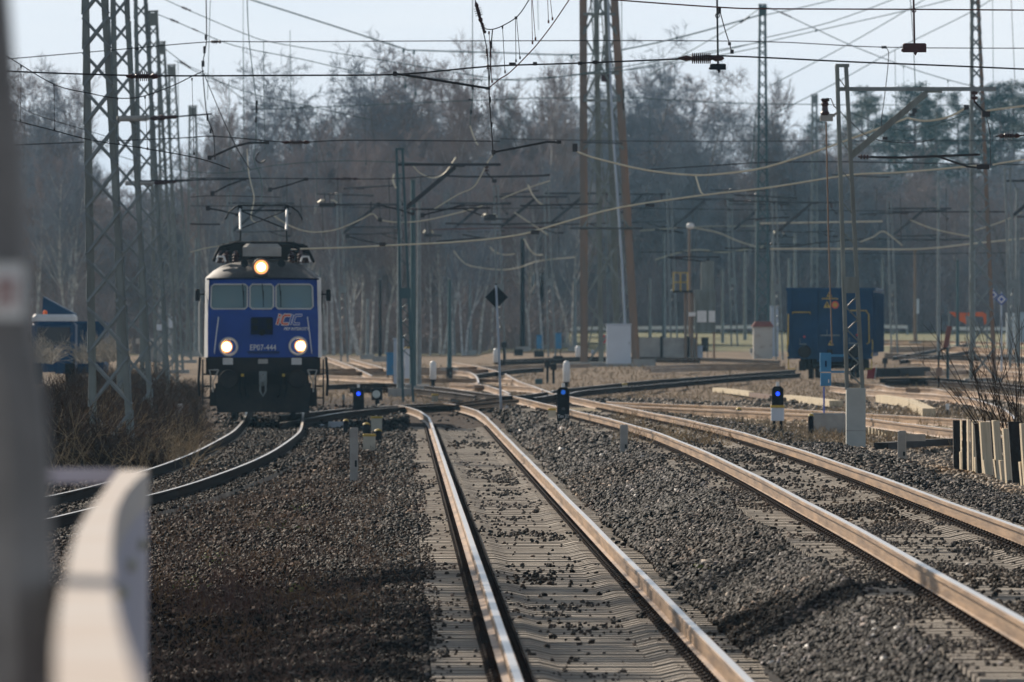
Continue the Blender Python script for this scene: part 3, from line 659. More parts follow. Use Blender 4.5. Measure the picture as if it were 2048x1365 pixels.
# ------------------------------------------------------------------ blue open wagon
def wagon():
    Z=369.0; x=(1660-CX)/FPX*Z; r=empty('goods_wagon',(x,Z,G(x,Z)),-math.radians(3.35),'high-sided dark blue open goods wagon seen from its end','goods wagon')
    b=MB(); W_=1.49
    b.bbox((-W_,0,1.0),(W_,.06,3.12)); b.build('end_wall',M['wagonblue'],r)
    b=MB()
    for s in(-1,1): b.bbox((s*W_-.03,.06,1.0),(s*W_+.03,13,3.12))
    b.bbox((-W_,12.94,1.0),(W_,13,3.12)); b.bbox((-W_,.06,1.0),(W_,12.94,1.1)); b.build('side_wall',M['wagonblue'],r)
    b=MB(); 
    for k in range(9): b.bbox((W_+.03,.5+1.5*k,.95),(W_+.12,.62+1.5*k,3.05))
    b.build('side_stiffener',M['wagonblue'],r)
    b=MB(); b.bbox((-W_-.06,-.07,3.12),(W_+.06,.1,3.22)); b.bbox((-W_-.06,.1,3.12),(-W_+.06,13.05,3.22)); b.bbox((W_-.06,.1,3.12),(W_+.10,13.05,3.22)); b.build('top_rim',M['wagonblue'],r)
    for xx in(-1.42,-.5,.48,1.42):
        b=MB(); b.bbox((xx-.07,-.09,.95),(xx+.07,-.0,3.11)); b.build('end_post',M['wagonblue'],r)
    b=MB(); b.bbox((-W_,-.05,.72),(W_,.10,1.0)); b.bbox((-.45,-.02,.62),(.45,.06,.72)); b.bbox((-W_+.1,.1,.80),(W_-.1,13,1.0)); b.build('headstock',M['wagonblue'],r)
    for (a,z,w) in((-1.0,2.36,.62),(1.0,2.42,.58),(0.0,2.84,.55)):
        b=MB(); b.tube([(a-w/2,-.06,z-.05),(a-w/2,-.13,z),(a+w/2,-.13,z),(a+w/2,-.06,z-.05)],.022,5); b.build('handrail',M['yellow'],r)
    b=MB(); b.tube([(1.28,-.13,2.38),(1.36,-.13,2.3),(1.38,-.13,1.3),(1.3,-.06,1.25)],.022,5); b.tube([(-1.46,-.13,2.3),(-1.47,-.13,1.2)],.022,5); b.build('handrail',M['yellow'],r)
    b=MB()
    for (a,z,w) in((0,1.55,.68),(-.95,1.24,.25),(.78,1.27,.25)): b.bbox((a-w/2,-.16,z-.02),(a+w/2,-.10,z+.02)); b.tube([(a-.1,-.13,z),(a-.1,-.13,z+.2)],.014,4)
    b.build('bracket',M['greymetal'],r)
    def tri(cx,cz,s):
        b=MB(); b.add([(cx-s,-.102,cz-s*.8),(cx+s,-.102,cz-s*.8),(cx,-.102,cz+s)],[(0,1,2)]); b.add([(cx-s,-.097,cz-s*.8),(cx+s,-.097,cz-s*.8),(cx,-.097,cz+s)],[(0,2,1)]); o=b.build('warning_triangle',M['yellow'],r)
        b=MB(); b.bbox((cx-.02,-.108,cz-s*.5),(cx+.02,-.104,cz+s*.45)); b.build('bolt_mark',M['black'],o)
    b=MB(); b.bbox((-.35,-.096,2.45),(.36,-.05,3.0)); b.build('notice_plate',M['wagonblue'],r)
    tri(-.10,2.62,.13); tri(-.02,2.98,.10); tri(.03,1.28,.10)
    b=MB(); b.lathe((.18,-.10,2.62),(0,-1,0),[(0,.13),(.006,.13)],16); o=b.build('warning_disc',M['lred'],r); b=MB(); b.lathe((.18,-.107,2.62),(0,-1,0),[(0,.075),(.004,.075)],14); b.build('disc_centre',M['yellow'],o)
    for xx,z in((-.9,1.5),(.96,1.56)):
        b=MB(); b.lathe((xx,-.09,z),(0,-1,0),[(0,.045),(.03,.04)],8); b.build('reflector',M['red'],r)
    for s in(-1,1):
        b=MB(); b.lathe((s*.875,-.05,.98),(0,-1,0),[(0,.12),(.3,.10),(.34,.09),(.5,.09),(.51,.22),(.55,.23),(.57,.2)],16); b.build('buffer',M['blackg'],r)
        b=MB(); b.bbox((s*1.35-.12,.0,.35),(s*1.35+.12,.3,.39)); b.bbox((s*1.46-.02,.0,.35),(s*1.46+.02,.05,.8)); b.tube([(s*1.44,-.05,1.5),(s*1.5,-.1,1.3),(s*1.47,-.05,.8)],.02,5); b.build('step',M['yellow'],r)
    b=MB(); b.box((0,-.1,.93),(.18,.2,.25)); b.tube([(0,-.15,.95),(0,-.3,.95),(0,-.33,.8),(0,-.25,.55),(0,-.3,.4)],.04,6); b.build('coupling',M['blackg'],r)
    for yc in(2.6,10.4):
        b=MB()
        for s in(-1,1): b.bbox((s*1.0-.08,yc-1.3,.35),(s*1.0+.08,yc+1.3,.72)); b.bbox((s*1.02-.12,yc-1.15,.3),(s*1.02+.12,yc-.7,.65))
        b.bbox((-1,yc-.2,.4),(1,yc+.2,.8)); bo=b.build('bogie',M['blackg'],r)
        for dy in(-.9,.9):
            w=MB()
            for s in(-1,1): w.lathe((s*.80,yc+dy,.46),(-s,0,0),[(0,.455),(.1,.46),(.13,.49),(.14,.2)],20)
            w.cyl((-.7,yc+dy,.46),(.7,yc+dy,.46),.08); w.build('wheelset',M['blackg'],bo)
wagon()
def board(name,label,cat,px,Z,w,h,matl,pole=None,polem=None,rot=0,th=.03):
    pass
b=MB(); p=GP(1741,759,-.1); b.add([(-.14,0,.02),(.14,0,.02),(.2,0,.42),(-.1,0,.36)],[(0,1,2,3)]); b.add([(-.14,.04,.02),(.14,.04,.02),(.2,.04,.42),(-.1,.04,.36)],[(0,3,2,1)]); b.add([(-.14,0,.02),(.14,0,.02),(.2,0,.42),(-.1,0,.36),(-.14,.04,.02),(.14,.04,.02),(.2,.04,.42),(-.1,.04,.36)],[(0,4,5,1),(1,5,6,2),(2,6,7,3),(3,7,4,0)])
o=b.build('stop_skid',M['red'],None,p); b=MB(); b.tube([(.15,-.02,.0),(.21,-.02,.42)],.022,5); b.build('edge_strip',M['white'],o); tag(o,'small red and white wedge set under the right end of the blue wagon','wheel chock')
# ------------------------------------------------------------------ lattice masts
def lattice(name,label,cat,base,H,wb,wt,matl,lean=0,group=None,legw=.09,pitch=None,brace=None,cap=True,legmats=None,depth=None,found=True,single=False):
    r=empty(name,base,0,label,cat,group)
    def cor(sx,sy,z):
        t=z/H; w=(wb+(wt-wb)*t)/2; return Vector((sx*w,sy*w*(depth or 1),z))
    for i,(sx,sy) in enumerate(((-1,-1),(1,-1),(-1,1),(1,1))):
        b=MB(); a=cor(sx,sy,-.3); c=cor(sx,sy,H); l=legw
        # L-section leg
        for (dx,dy) in((l,.014),(.014,l)):
            o=Vector((-sx*dx/2,-sy*dy/2,0)); b.add([q+o+Vector((ex*dx/2,ey*dy/2,0)) for q in(a,c) for ex,ey in((-1,-1),(1,-1),(1,1),(-1,1))],[(0,1,5,4),(1,2,6,5),(2,3,7,6),(3,0,4,7),(4,5,6,7)])
        b.build('leg',(legmats or {}).get(sx,matl),r)
    b=MB(); z=.1; k=0; br=legw*.30
    while z<H-.2:
        w=wb+(wt-wb)*z/H; dz=(pitch or w*1.15); z2=min(z+dz,H)
        for sy in(-1,1):
            b.tube([cor(-1,sy,z),cor(1,sy,z2)],br,4)
            if not single: b.tube([cor(1,sy,z),cor(-1,sy,z2)],br,4)
            if single: b.tube([cor(1,sy,z2),cor(-1,sy,min(z2+dz,H))],br,4)
        for sx in(-1,1):
            b.tube([cor(sx,-1,z),cor(sx,1,z2)],br*.8,4)
        z+=dz*(2 if single else 1.12)
    b.build('lattice_bracing',brace or matl,r)
    if cap:
        b=MB(); b.bbox((-wt/2-.04,-wt/2-.04,H-.02),(wt/2+.04,wt/2+.04,H+.04)); b.bbox((-wt/2-.03,-wt/2-.03,H-.5),(wt/2+.03,-wt/2+.0,H-.05)); b.build('cap',matl,r)
    if found: b=MB(); b.bbox((-wb/2-.2,-wb/2-.2,-.6),(wb/2+.2,wb/2+.2,.12)); b.build('foundation',M['oldconc'],r)
    r.rotation_euler=(0,math.radians(lean),0)
    return r
ROW=[(226,205,'nearest of the lattice masts in the row left of the locomotive, the widest in view'),
     (273,255,'second nearest lattice mast in the row left of the locomotive'),
     (312,308,'third lattice mast of the row left of the locomotive, partly behind the second'),
     (334,368,'fourth lattice mast left of the locomotive, topped by a flat cap near the picture top'),
     (347,425,'fifth lattice mast left of the locomotive, its cap lower than the fourth'),
     (366,490,'sixth lattice mast left of the locomotive, its cap standing just above the trees'),
     (388,545,'smallest lattice mast of the row, its cap among the bare treetops')]
for i,(px,Z,lab) in enumerate(ROW):
    x=(px-CX)/FPX*Z; H=(13,13,13,13.2,13.4,13.9,13.0)[i]
    lattice('lattice_mast',lab,'catenary mast',(x,Z,GH(x,Z)),H,.86,.33 if i<6 else .38,M['mastmetal'],-2.2 if i<6 else -.3,'lattice masts beside the locomotive track',brace=M['greymetal'],legw=(.12,.11,.10,.09,.085,.08,.08)[i],pitch=None)
def mast_at(px,py_base,Z,py_top,**k):
    x=(px-CX)/FPX*Z; z0=GH(x,Z); H=EYE-(py_top-HY)/FPX*Z-z0; return (x,Z,z0),H
p,H=mast_at(1525,0,525,10); lattice('lattice_mast','slim teal lattice mast standing alone right of the big rusty tower','catenary mast',p,H,.72,.34,M['teal'],0,'slim distant masts',legw=.1,depth=1)
p,H=mast_at(1629,0,600,190); lattice('lattice_mast','small grey lattice mast with cap rising behind the left half of the wagon','catenary mast',p,H,.45,.32,M['greymetal'],0,'slim distant masts',legw=.09)
p,H=mast_at(1966,0,388,-60); lattice('lattice_mast','tall tapering lattice mast right of the wagon with one rusty leg','catenary mast',p,H,.98,.28,M['mastmetal'],-1.2,None,legw=.11,legmats={1:M['mastrust']},brace=M['greymetal'])
# big rusty tower
def tower():
    Z=455; px=1221; x=(px-CX)/FPX*Z; z0=GH(x,Z); s=FPX/Z; r=empty('steel_tower',(x,Z,z0),0,'big rusty steel tower on a concrete plinth in the middle of the yard','tower'); H=17.5
    XL_=(1168-px)/s; XR_=(1272-px)/s; XLt=(1166-px)/s; XRt=(1224-px)/s
    yt=lambda z:.9*(1-z/26)
    def leg(x0,x1,y0,y1,w,m):
        b=MB(); b.add([Vector((xx+ex*w/2,yy+ey*w*.3,zz)) for (xx,yy,zz) in((x0,y0,0),(x1,y1,H)) for ex,ey in((-1,-1),(1,-1),(1,1),(-1,1))],[(0,1,5,4),(1,2,6,5),(2,3,7,6),(3,0,4,7),(4,5,6,7)])
        for e in(-1,1): b.add([Vector((xx+e*w/2,yy-w*.45,zz)) for (xx,yy,zz) in((x0,y0,0),(x1,y1,H))]+[Vector((xx+e*w/2+e*.03,yy-w*.45,zz)) for (xx,yy,zz) in((x0,y0,0),(x1,y1,H))]+[Vector((xx+e*w/2,yy+w*.45,zz)) for (xx,yy,zz) in((x0,y0,0),(x1,y1,H))],[(0,2,3,1),(0,1,5,4),(2,4,5,3)])
        b.build('leg',m,r)
    leg(XL_,XLt,-.9,-.5,.27,M['mastrust']); leg(XR_,XRt,-.9,-.5,.28,M['mastrust']); 
    leg(XL_+.75,XLt+.55,.9,.5,.16,M['mastmetal']); leg(XR_-.75,XRt-.3,.9,.5,.18,M['mastmetal'])
    def Lx(z): return XL_+(XLt-XL_)*z/H
    def Rx(z): return XR_+(XRt-XR_)*z/H
    def zz(py): return EYE-(py-HY)/s-z0
    b=MB()
    for (pa,pb) in((735,600),(600,455),(455,300),(300,205),(205,70),(70,-40),(-40,-150)):
        a,c=zz(pa),zz(pb); b.tube([(Lx(a),-.85,a),(Rx(c),-.6,c)],.062,4); b.tube([(Rx(a),-.85,a),(Lx(c),-.6,c)],.062,4); b.tube([(Lx(a)+.6,.9,a),(Rx(c)-.5,.6,c)],.04,4)
        b.tube([(Lx(a),-.85,a),(Lx(c)+.6,.7,c)],.04,4); b.tube([(Rx(a),-.85,a),(Rx(c)-.4,.7,c)],.04,4)
    b.build('lattice_bracing',M['mastmetal'],r)
    for py,e in((457,.35),(202,-.0),(148,0),(30,0)):
        b=MB(); z=zz(py); b.bbox((Lx(z)-e,-1.0,z-.06),(Rx(z)+e,-.85,z+.06)); b.build('cross_beam',M['mastmetal'],r)
    # ladder
    b=MB(); la=lambda z:(-.25-.045*(H-z)*-.4-.55+.0*z); 
    x0=lambda z:.55-.075*z
    for s2 in(-.22,.22): b.tube([(x0(0)+s2,.2,0),(x0(H)+s2,.2,H)],.035,4)
    z=.3
    while z<H: b.tube([(x0(z)-.22,.2,z),(x0(z)+.22,.2,z)],.018,4); z+=.33
    b.build('ladder',M['mastmetal'],r)
    b=MB(); b.box(((1212-px)/s,-.4,zz(157)),(.45,.5,.32)); b.build('equipment_box',M['weight'],r)
    b=MB(); b.tube([((1250-px)/s,-1.2,zz(655)),((1243-px)/s,-1.2,zz(520)),((1228-px)/s,-1.2,zz(300)),((1222-px)/s,-1.2,zz(200)),((1214-px)/s,-1.2,zz(-60))],.05,8); b.build('cable_duct',M['bluegrey'],r)
    b=MB(); b.bbox(((1138-px)/s,-1.7,-.3),((1310-px)/s,1.6,.18)); b.bbox(((1265-px)/s,-2.1,-.2),((1309-px)/s,-1.71,.32)); b.build('plinth',M['oldconc'],r)
    return r
tower()
def cabinet(label,px0,px1,py0,py1,Z=None,depth=.5,matl=None,name='trackside_cabinet',cat='cabinet',legs=0,top=None,doors=1,rz=.0,group=None):
    pxm=(px0+px1)/2
    p=GPt(pxm,py1) if Z is None else W(pxm,py1,Z); s=FPX/p.y; w=(px1-px0)/s; h=(py1-py0)/s
    r=empty(name,p,rz,label,cat,group); b=MB(); b.bevbox((0,depth/2,legs+(h-legs)/2-(.1 if Z is None and not legs else 0)/2),(w,depth,h-legs+(.1 if Z is None and not legs else 0)),min(.03,w*.1)); b.build('housing',matl,r)
    b=MB(); b.bevbox((0,depth/2,h+.02),(w+.06,depth+.06,.05),.012); b.build('lid',top or matl,r)
    n=doors
    for k in range(n):
        b=MB(); x0=-w/2+w*k/n+.03; x1=-w/2+w*(k+1)/n-.03; b.bbox((x0,-.012,legs+.06),(x1,-.002,h-.06)); d=b.build('door',matl,r)
        b=MB(); b.bbox((x1-.06,-.03,h*.5),(x1-.03,-.012,h*.5+.1)); b.build('handle',M['greymetal'],d)
    if legs:
        for sx in(-1,1):
            b=MB(); b.bbox((sx*w*.35-.02,depth/2-.02,-.15),(sx*w*.35+.02,depth/2+.02,legs)); b.build('leg',M['black'],r)
    return r
p0=GPt(1238,731); cabinet('tall white-blue cabinet at the right foot of the rusty tower',1213,1262,650,728,p0.y-4 if False else 446,.8,M['whitecab'])
# round red marker
def roundsign():
    p=W(1206,712,470); r=empty('round_marker',p,0,'round red marker on a short post beside the tall white-blue cabinet','marker')
    b=MB(); b.lathe((0,0,.75),(0,-1,0),[(0,.2),(.03,.19)],18); b.build('disc',M['red'],r); b=MB(); b.cyl((0,.03,-.1),(0,.03,.75),.03,6); b.build('post',M['greymetal'],r)
roundsign()

# ------------------------------------------------------------------ masts with hinged cantilever
def cantilever_mast(px,pybase,Z,scale,label,ped=True,matl=None,armmat=None):
    x=(px-CX)/FPX*Z; z0=GH(x,Z); r=empty('cantilever_mast',(x,Z,z0),0,label,'catenary mast'); m=matl or M['mastmetal']; s=116.0   # design scale px/m at Z=181
    f=lambda qx,qy,y=0:Vector(((qx-1712)/s*scale,y,(895-qy)/s*scale))
    H=[f(1682,125),f(1690,125)]
    if ped:
        b=MB(); b.bbox((-.17*scale,-.2,-.4),(.16*scale,.2,1.08*scale)); pd=b.build('pedestal',M['pedestal'],r)
        b=MB(); b.bbox((-.172*scale,-.203,.34*scale),(.162*scale,.203,.352*scale)); b.build('joint',M['oldconc'],pd)
    base=1.05*scale if ped else 0
    for (tx,bx) in((1674,1694),(1692,1725)):
        for yy in(-.16,.16):
            b=MB(); a=f(tx,125,yy); c=f(bx,768,yy); c.z=base; w=.062*scale
            b.add([q+Vector((ex*w/2,ey*w*.4,0)) for q in(c,a) for ex,ey in((-1,-1),(1,-1),(1,1),(-1,1))],[(0,1,5,4),(1,2,6,5),(2,3,7,6),(3,0,4,7),(4,5,6,7)]); b.build('leg',m,r)
    b=MB(); ys=[150,215,275,335,400,460,515]; L=lambda qy:1674+(qy-125)*20/643+2; R=lambda qy:1692+(qy-125)*33/643
    for a,c in zip(ys,ys[1:]): b.tube([f(L(a),a,-.16),f(R(a+25),a+25,-.16)],.012,4); 
    for a in(585,630,675,715): b.tube([f(L(a),a+25,-.16),f(R(a),a,-.16)],.016,4); b.tube([f(L(a),a+22,-.16),f(R(a),a+48,-.16)],.016,4)
    b.build('lacing',m,r)
    b=MB(); a=f(L(580)-3,580,-.215); c=f(R(560)+3,548,-.195); b.bbox(tuple(a),(c.x,c.y,c.z)); b.build('gusset_plate',m,r)
    b=MB(); b.bbox(tuple(f(1671,128,-.18)),tuple(f(1698,122,.18))); b.build('head_plate',m,r)
    b=MB(); b.bbox(tuple(f(1672,176,-.06)),tuple(f(1992,168,.02))); b.build('top_beam',armmat or M['greymetal'],r)
    b=MB(); b.sweep([f(1705,303,-.02),f(1855,178,-.02)],[(-.02,.07*scale),(.03,.07*scale),(.03,-.07*scale),(-.02,-.07*scale)]); b.box(f(1868,176,-.02),(.28,.06,.06)); b.build('strut',armmat or M['mastmetal'],r)
    def ins(a,c,n=3,rr=.045):
        b=MB(); a=Vector(a);c=Vector(c); d=(c-a); L_=d.length; prof=[(0,.015)]
        for k in range(n): t=L_*(.15+.7*k/n); prof+=[(t,.018),(t+.01,rr*scale),(t+L_*.5/n,rr*scale*.9),(t+L_*.52/n,.018)]
        prof+=[(L_,.015)]; b.lathe(a,d,prof,10); return b.build('insulator',M['insul'],r)
    ins(f(1716,307),f(1742,308))
    b=MB(); b.tube([f(1740,308),f(1800,309),f(1960,303)],.022*scale,6); b.tube([f(1873,306),f(1935,327),f(1972,331)],.018*scale,6); b.build('registration_arm',M['wire'],r)
    ins(f(1949,172),f(1949,200),2,.06)
    b=MB(); b.tube([f(1949,198),f(1969,218)],.02,5); b.box(f(1972,222),(.14,.1,.10)); b.tube([f(1972,222),f(1980,260),f(1981,330)],.010,4); b.box(f(1966,328),(.22,.1,.08)); b.build('clamp',M['wire'],r)
    return r,f
CM,fm=cantilever_mast(1712,895,181,1.0,'grey cantilever mast on a pale painted concrete pedestal in front of the wagon')
# switch gear on that mast
b=MB(); Z=181; 
r=empty('mast_switch',W(1653,240,Z),0,'brown insulated switch bracketed left of the pedestal mast, with a long rusty rod hanging down','switch'); s=FPX/Z; g=lambda qx,qy,y=0:Vector(((qx-1653)/s,y,(240-qy)/s))
b=MB(); b.lathe(g(1650,232),(0,0,1),[(0,.07),(.05,.08),(.08,.06),(.16,.05),(.2,.07),(.24,.05),(.28,.08),(.30,.04)],10); b.build('insulator',M['insul'],r)
b=MB(); b.box(g(1653,237),(.22,.16,.10)); b.box(g(1663,231),(.12,.1,.05)); b.tube([g(1664,233),g(1674,226)],.02,5); b.build('bracket',M['oldconc'],r)
b=MB(); b.tube([g(1652,244),g(1654,330),g(1657,480),g(1664,690)],.014,5); b.build('rod',M['mastrust'],r)
b=MB(); b.box(g(1651,200),(.13,.1,.05)); b.tube([g(1653,197),g(1662,198),g(1668,213),g(1674,218)],.010,4); b.build('contact_horn',M['wire'],r)
# bright blue relay box tied to the mast
p=GPt(1650,868); r=empty('mast_cabinet',p,0,'bright blue box on a thin blue post tied to the mast above the pedestal','cabinet'); s=FPX/p.y; g=lambda qx,qy,y=0:Vector(((qx-1650)/s,y,(868-qy)/s))
b=MB(); b.bbox(tuple(g(1640,750,-.12)),tuple(g(1662,712,.12))); b.build('upper_box',M['skyblue'],r); b=MB(); b.bbox(tuple(g(1641,778,-.12)),tuple(g(1662,752,.12))); b.build('lower_box',M['skyblue'],r)
b=MB(); b.cyl(g(1648,780),g(1648,872),.018,6); b.build('post',M['lblue'],r)
b=MB(); b.bbox(tuple(g(1662,720,-.02)),tuple(g(1690,715,.02))); b.bbox(tuple(g(1662,752,-.02)),tuple(g(1690,748,.02))); b.build('bracket',M['skyblue'],r)
b=MB(); b.bbox(tuple(g(1656,772,-.128)),tuple(g(1658,765,-.121))); b.build('marking',M['white'],r); b=MB(); b.bbox(tuple(g(1650,740,-.128)),tuple(g(1653,728,-.121))); b.build('stain',M['navy'],r)
# far cantilever masts in mid yard
cantilever_mast(818,790,309,1.12,'dark cantilever mast behind the grey and blue cabinets, its arm reaching right',False,M['teal'],M['wire'])
for (px,Z,sc,lab) in((1105,520,1.3,'distant cantilever mast just left of the rusty tower'),(905,560,1.3,'distant cantilever mast between the cabinets and the black diamond board'),(1560,500,1.2,'distant cantilever mast just left of the blue wagon'),(2030,430,1.25,'cantilever mast at the right edge behind the pale cabinets'),(1005,470,1.2,'cantilever mast directly behind the black diamond board'),(1225,610,1.4,'far cantilever mast seen through the rusty tower'),(1350,560,1.3,'distant cantilever mast rising above the low concrete wall'),(1470,600,1.3,'distant cantilever mast between the signal platform and the hut'),(1790,540,1.2,'distant cantilever mast just right of the wagon'),(470,560,1.3,'distant cantilever mast hidden behind the locomotive roof'),(690,500,1.2,'distant cantilever mast between the locomotive and the cabinets')):
    cantilever_mast(px,0,Z,sc,lab,False,M['greymetal'],M['wire'])
# slim far poles
POLES=[(885,480,'greymetal',620,.09,'pale slim pole left of the cluster before the birches'),(862,505,'teal',640,.09,'thin dark pole close right of the tall striped cabinet'),(1045,478,'black',560,.12,'black pole just left of the two dark poles right of the diamond board'),(1083,476,'black',575,.12,'dark pole second right of the diamond board'),(1066,540,'greymetal',590,.1,'short grey pole between dark poles right of the diamond board'),(1128,500,'greymetal',590,.1,'grey pole just left of the rusty tower foot'),(1328,470,'greymetal',610,.10,'pale pole above the low concrete wall'),(1513,385,'greymetal',545,.07,'sunlit pole right beside the slim teal mast'),(1546,470,'greymetal',640,.1,'grey pole behind the red-roofed hut'),(1590,470,'greymetal',650,.1,'thin pole rising above the left corner of the wagon'),(1578,520,'greymetal',690,.1,'thinnest pole rising above the wagon corner'),(1677,480,'greymetal',640,.08,'faint pole above the middle of the wagon'),(1830,500,'mastrust',600,.08,'brown pole with a white plate right of the wagon'),(1877,355,'greymetal',500,.07,'tall sunlit pole halfway between wagon and tapering lattice mast'),(1948,470,'greymetal',560,.07,'grey pole beside the tapering lattice mast'),(2035,380,'greymetal',450,.10,'grey pole at the right edge of the yard'),(2020,440,'greymetal',500,.09,'pale pole near the right edge behind the cabinets'),(799,352,'greymetal',322,.07,'slim pole at the left of the cluster behind the grey cabinets'),(826,360,'teal',335,.09,'slim green pole in the cluster behind the grey cabinets'),(838,405,'greymetal',350,.07,'slim grey pole at the right of the cluster behind the cabinets'),(899,560,'teal',420,.08,'short green pole right of the milky lantern'),(760,560,'black',500,.07,'thin dark post left of the bright blue cabinet'),(735,600,'greymetal',520,.08,'short pale post in the brush between locomotive and cabinets'),(940,560,'greymetal',560,.09,'pale pole left of the black diamond board'),(965,520,'teal',590,.09,'teal pole just left of the black diamond board'),(1150,560,'greymetal',560,.08,'pole touching the left foot of the rusty tower'),(1300,560,'greymetal',600,.08,'pole just right of the rusty tower'),(1445,540,'greymetal',620,.08,'pole right of the ribbed cabinet'),(1490,500,'greymetal',640,.09,'pale pole left of the slim teal mast'),(1765,520,'greymetal',600,.08,'pole touching the right edge of the wagon'),(1915,520,'teal',560,.08,'teal pole beneath the cantilever arm end'),(640,520,'greymetal',560,.08,'faint pole just right of the locomotive'),(392,480,'greymetal',560,.09,'grey pole between the last lattice masts and the locomotive')]
for (px,pt,mm,Z,w,lab) in POLES:
    x=(px-CX)/FPX*Z; z0=GH(x,Z); H=EYE-(pt-HY)/FPX*Z-z0; r=empty('pole',(x,Z,z0),0,lab,'pole'); b=MB(); b.cone((0,0,-.3),(0,0,H),w*1.3,w*.8,8); b.build('shaft',M[mm],r)
    b=MB(); b.bevbox((0,0,H+.03),(w*2.2,w*2.2,.08),.01); b.build('cap',M['greymetal'],r)
    if Z<=610: b=MB(); b.bbox((-.35,-.3,-.3),(.35,.3,.25)); b.build('foundation',M['oldconc'],r)

# ------------------------------------------------------------------ signals and small trackside things
def dwarf(label,px0,px1,py0,py1,lensy,lit=True,post=.0,plate=None,num=None,body=None,extra=None):
    pxm=(px0+px1)/2; p=GPt(pxm,py1); s=FPX/p.y; w=(px1-px0)/s; h=(py1-py0)/s; r=empty('dwarf_signal',p,0,label,'signal')
    hb=h-(body[0] if body else 0)
    z0=(body[0] if body else 0)
    b=MB(); z=z0; k=w*.22; V=[(-w/2,0,z),(w/2,0,z),(w/2,0,h-k),(w/2-k,0,h),(-w/2+k,0,h),(-w/2,0,h-k)]; D=.28
    b.add(V+[(a,D,c) for a,_,c in V],[(5,4,3,2,1,0),(6,7,8,9,10,11)]+[(i,(i+1)%6,6+(i+1)%6,6+i) for i in range(6)]); b.build('head',M['black'],r)
    zl=(py1-lensy)/s; rad=w*.20
    b=MB(); b.lathe((0,-.0,zl),(0,-1,0),[(0,rad*1.25),(.10,rad*1.25),(.10,rad*1.12),(.02,rad)],16); b.build('hood',M['black'],r)
    b=MB(); b.lathe((0,-.01,zl),(0,-1,0),[(0,rad),(.03,rad*.8),(.045,rad*.3)],16); b.build('lens',M['dimlamp'] if num else M['bluelamp'],r)
    if num: 
        b=MB(); b.lathe((0,-.01,h*.42),(0,-1,0),[(0,rad),(.03,rad*.7)],14); b.build('lens',M['lens'],r)
        for k in(-1,1): text_mesh('Tm',.10,M['white'],r,(-.06 if k<0 else .07,-.006,.17),(PI/2,0,0)) if k<0 else text_mesh('27',.10,M['white'],r,(.08,-.006,.17),(PI/2,0,0))
    if body:
        b=MB(); b.bevbox((0,.14,body[1]+(body[0]-body[1])/2),(w*1.12,.3,body[0]-body[1]),.03); b.build('relay_box',M['whitecab'],r)
        b=MB(); b.bbox((-w*.58,-.03,body[0]-.035),(w*.58,.31,body[0]+.015)); b.build('cap',M['yellow'],r)
        for sx in(-1,1): b=MB(); b.bbox((sx*w*.3-.03,.1,-.2),(sx*w*.3+.03,.16,body[1])); b.build('leg',M['black'],r)
    b=MB(); b.cyl((0,.1,h-.02),(0,.1,h+.09),.035,8); b.build('finial',M['white'],r)
    return r
dwarf('black dwarf signal lit bright blue to the right of the locomotive',706,728,776,838,788)
dwarf('tall black signal panel with a dim blue light and white characters at its foot',1114,1139,775,849,785,num=True)
s_=None
pz=GPt(1555,870); sc_=FPX/pz.y
dwarf('black signal with a blue light on a pale grey relay box',1544,1567,773,868,788,body=((868-812)/sc_,(868-842)/sc_))
def discsig():
    p=GPt(754,815); s=FPX/p.y; r=empty('disc_signal',p,0,'small dark square signal with a milky round disc, right of the lit blue signal','signal')
    b=MB(); b.bevbox((0,.1,26/s),(22/s,.2,24/s),.02); b.build('head',M['black'],r); b=MB(); b.lathe((-.02,-.01,26/s),(0,-1,0),[(0,8/s),(.02,7/s)],18); b.build('disc',M['discw'],r); b=MB(); b.bbox((-.05,.02,-.2),(.07,.14,.2)); b.build('post',M['black'],r)
discsig()
def lantern(label,px,pt,pb,w,stand=None,Z=None):
    p=GPt(px,stand or pb); s=FPX/p.y; r=empty('lantern',p,0,label,'lantern','milky point lanterns'); z1=((stand or pb)-pb)/s; z2=((stand or pb)-pt)/s; w=w/s/2
    b=MB(); b.lathe((0,0,z1),(0,0,1),[(0,w*.8),(.04,w),((z2-z1)*.45,w),((z2-z1)*.5,w*1.05),((z2-z1)*.55,w),((z2-z1)*.85,w*.98),((z2-z1)*.97,w*.6),((z2-z1),w*.1)],14); b.build('globe',M['white'],r,smooth=True)
    b=MB(); b.cyl((0,0,-.2),(0,0,z1),w*.6,8); b.bbox((-w*.9,-w*.9,z1-.03),(w*.9,w*.9,z1+.01)); b.build('stand',M['black'],r)
lantern('milky white point lantern right of the grey cabinets',866,722,760,13,783); lantern('white point lantern with a waist, just behind the tall black signal panel',1133,722,765,14,775); lantern('small milky lantern left of the rusty tower foot',1156,692,715,11,722); lantern('small milky lantern beside the black diamond board post',992,697,726,11,730)
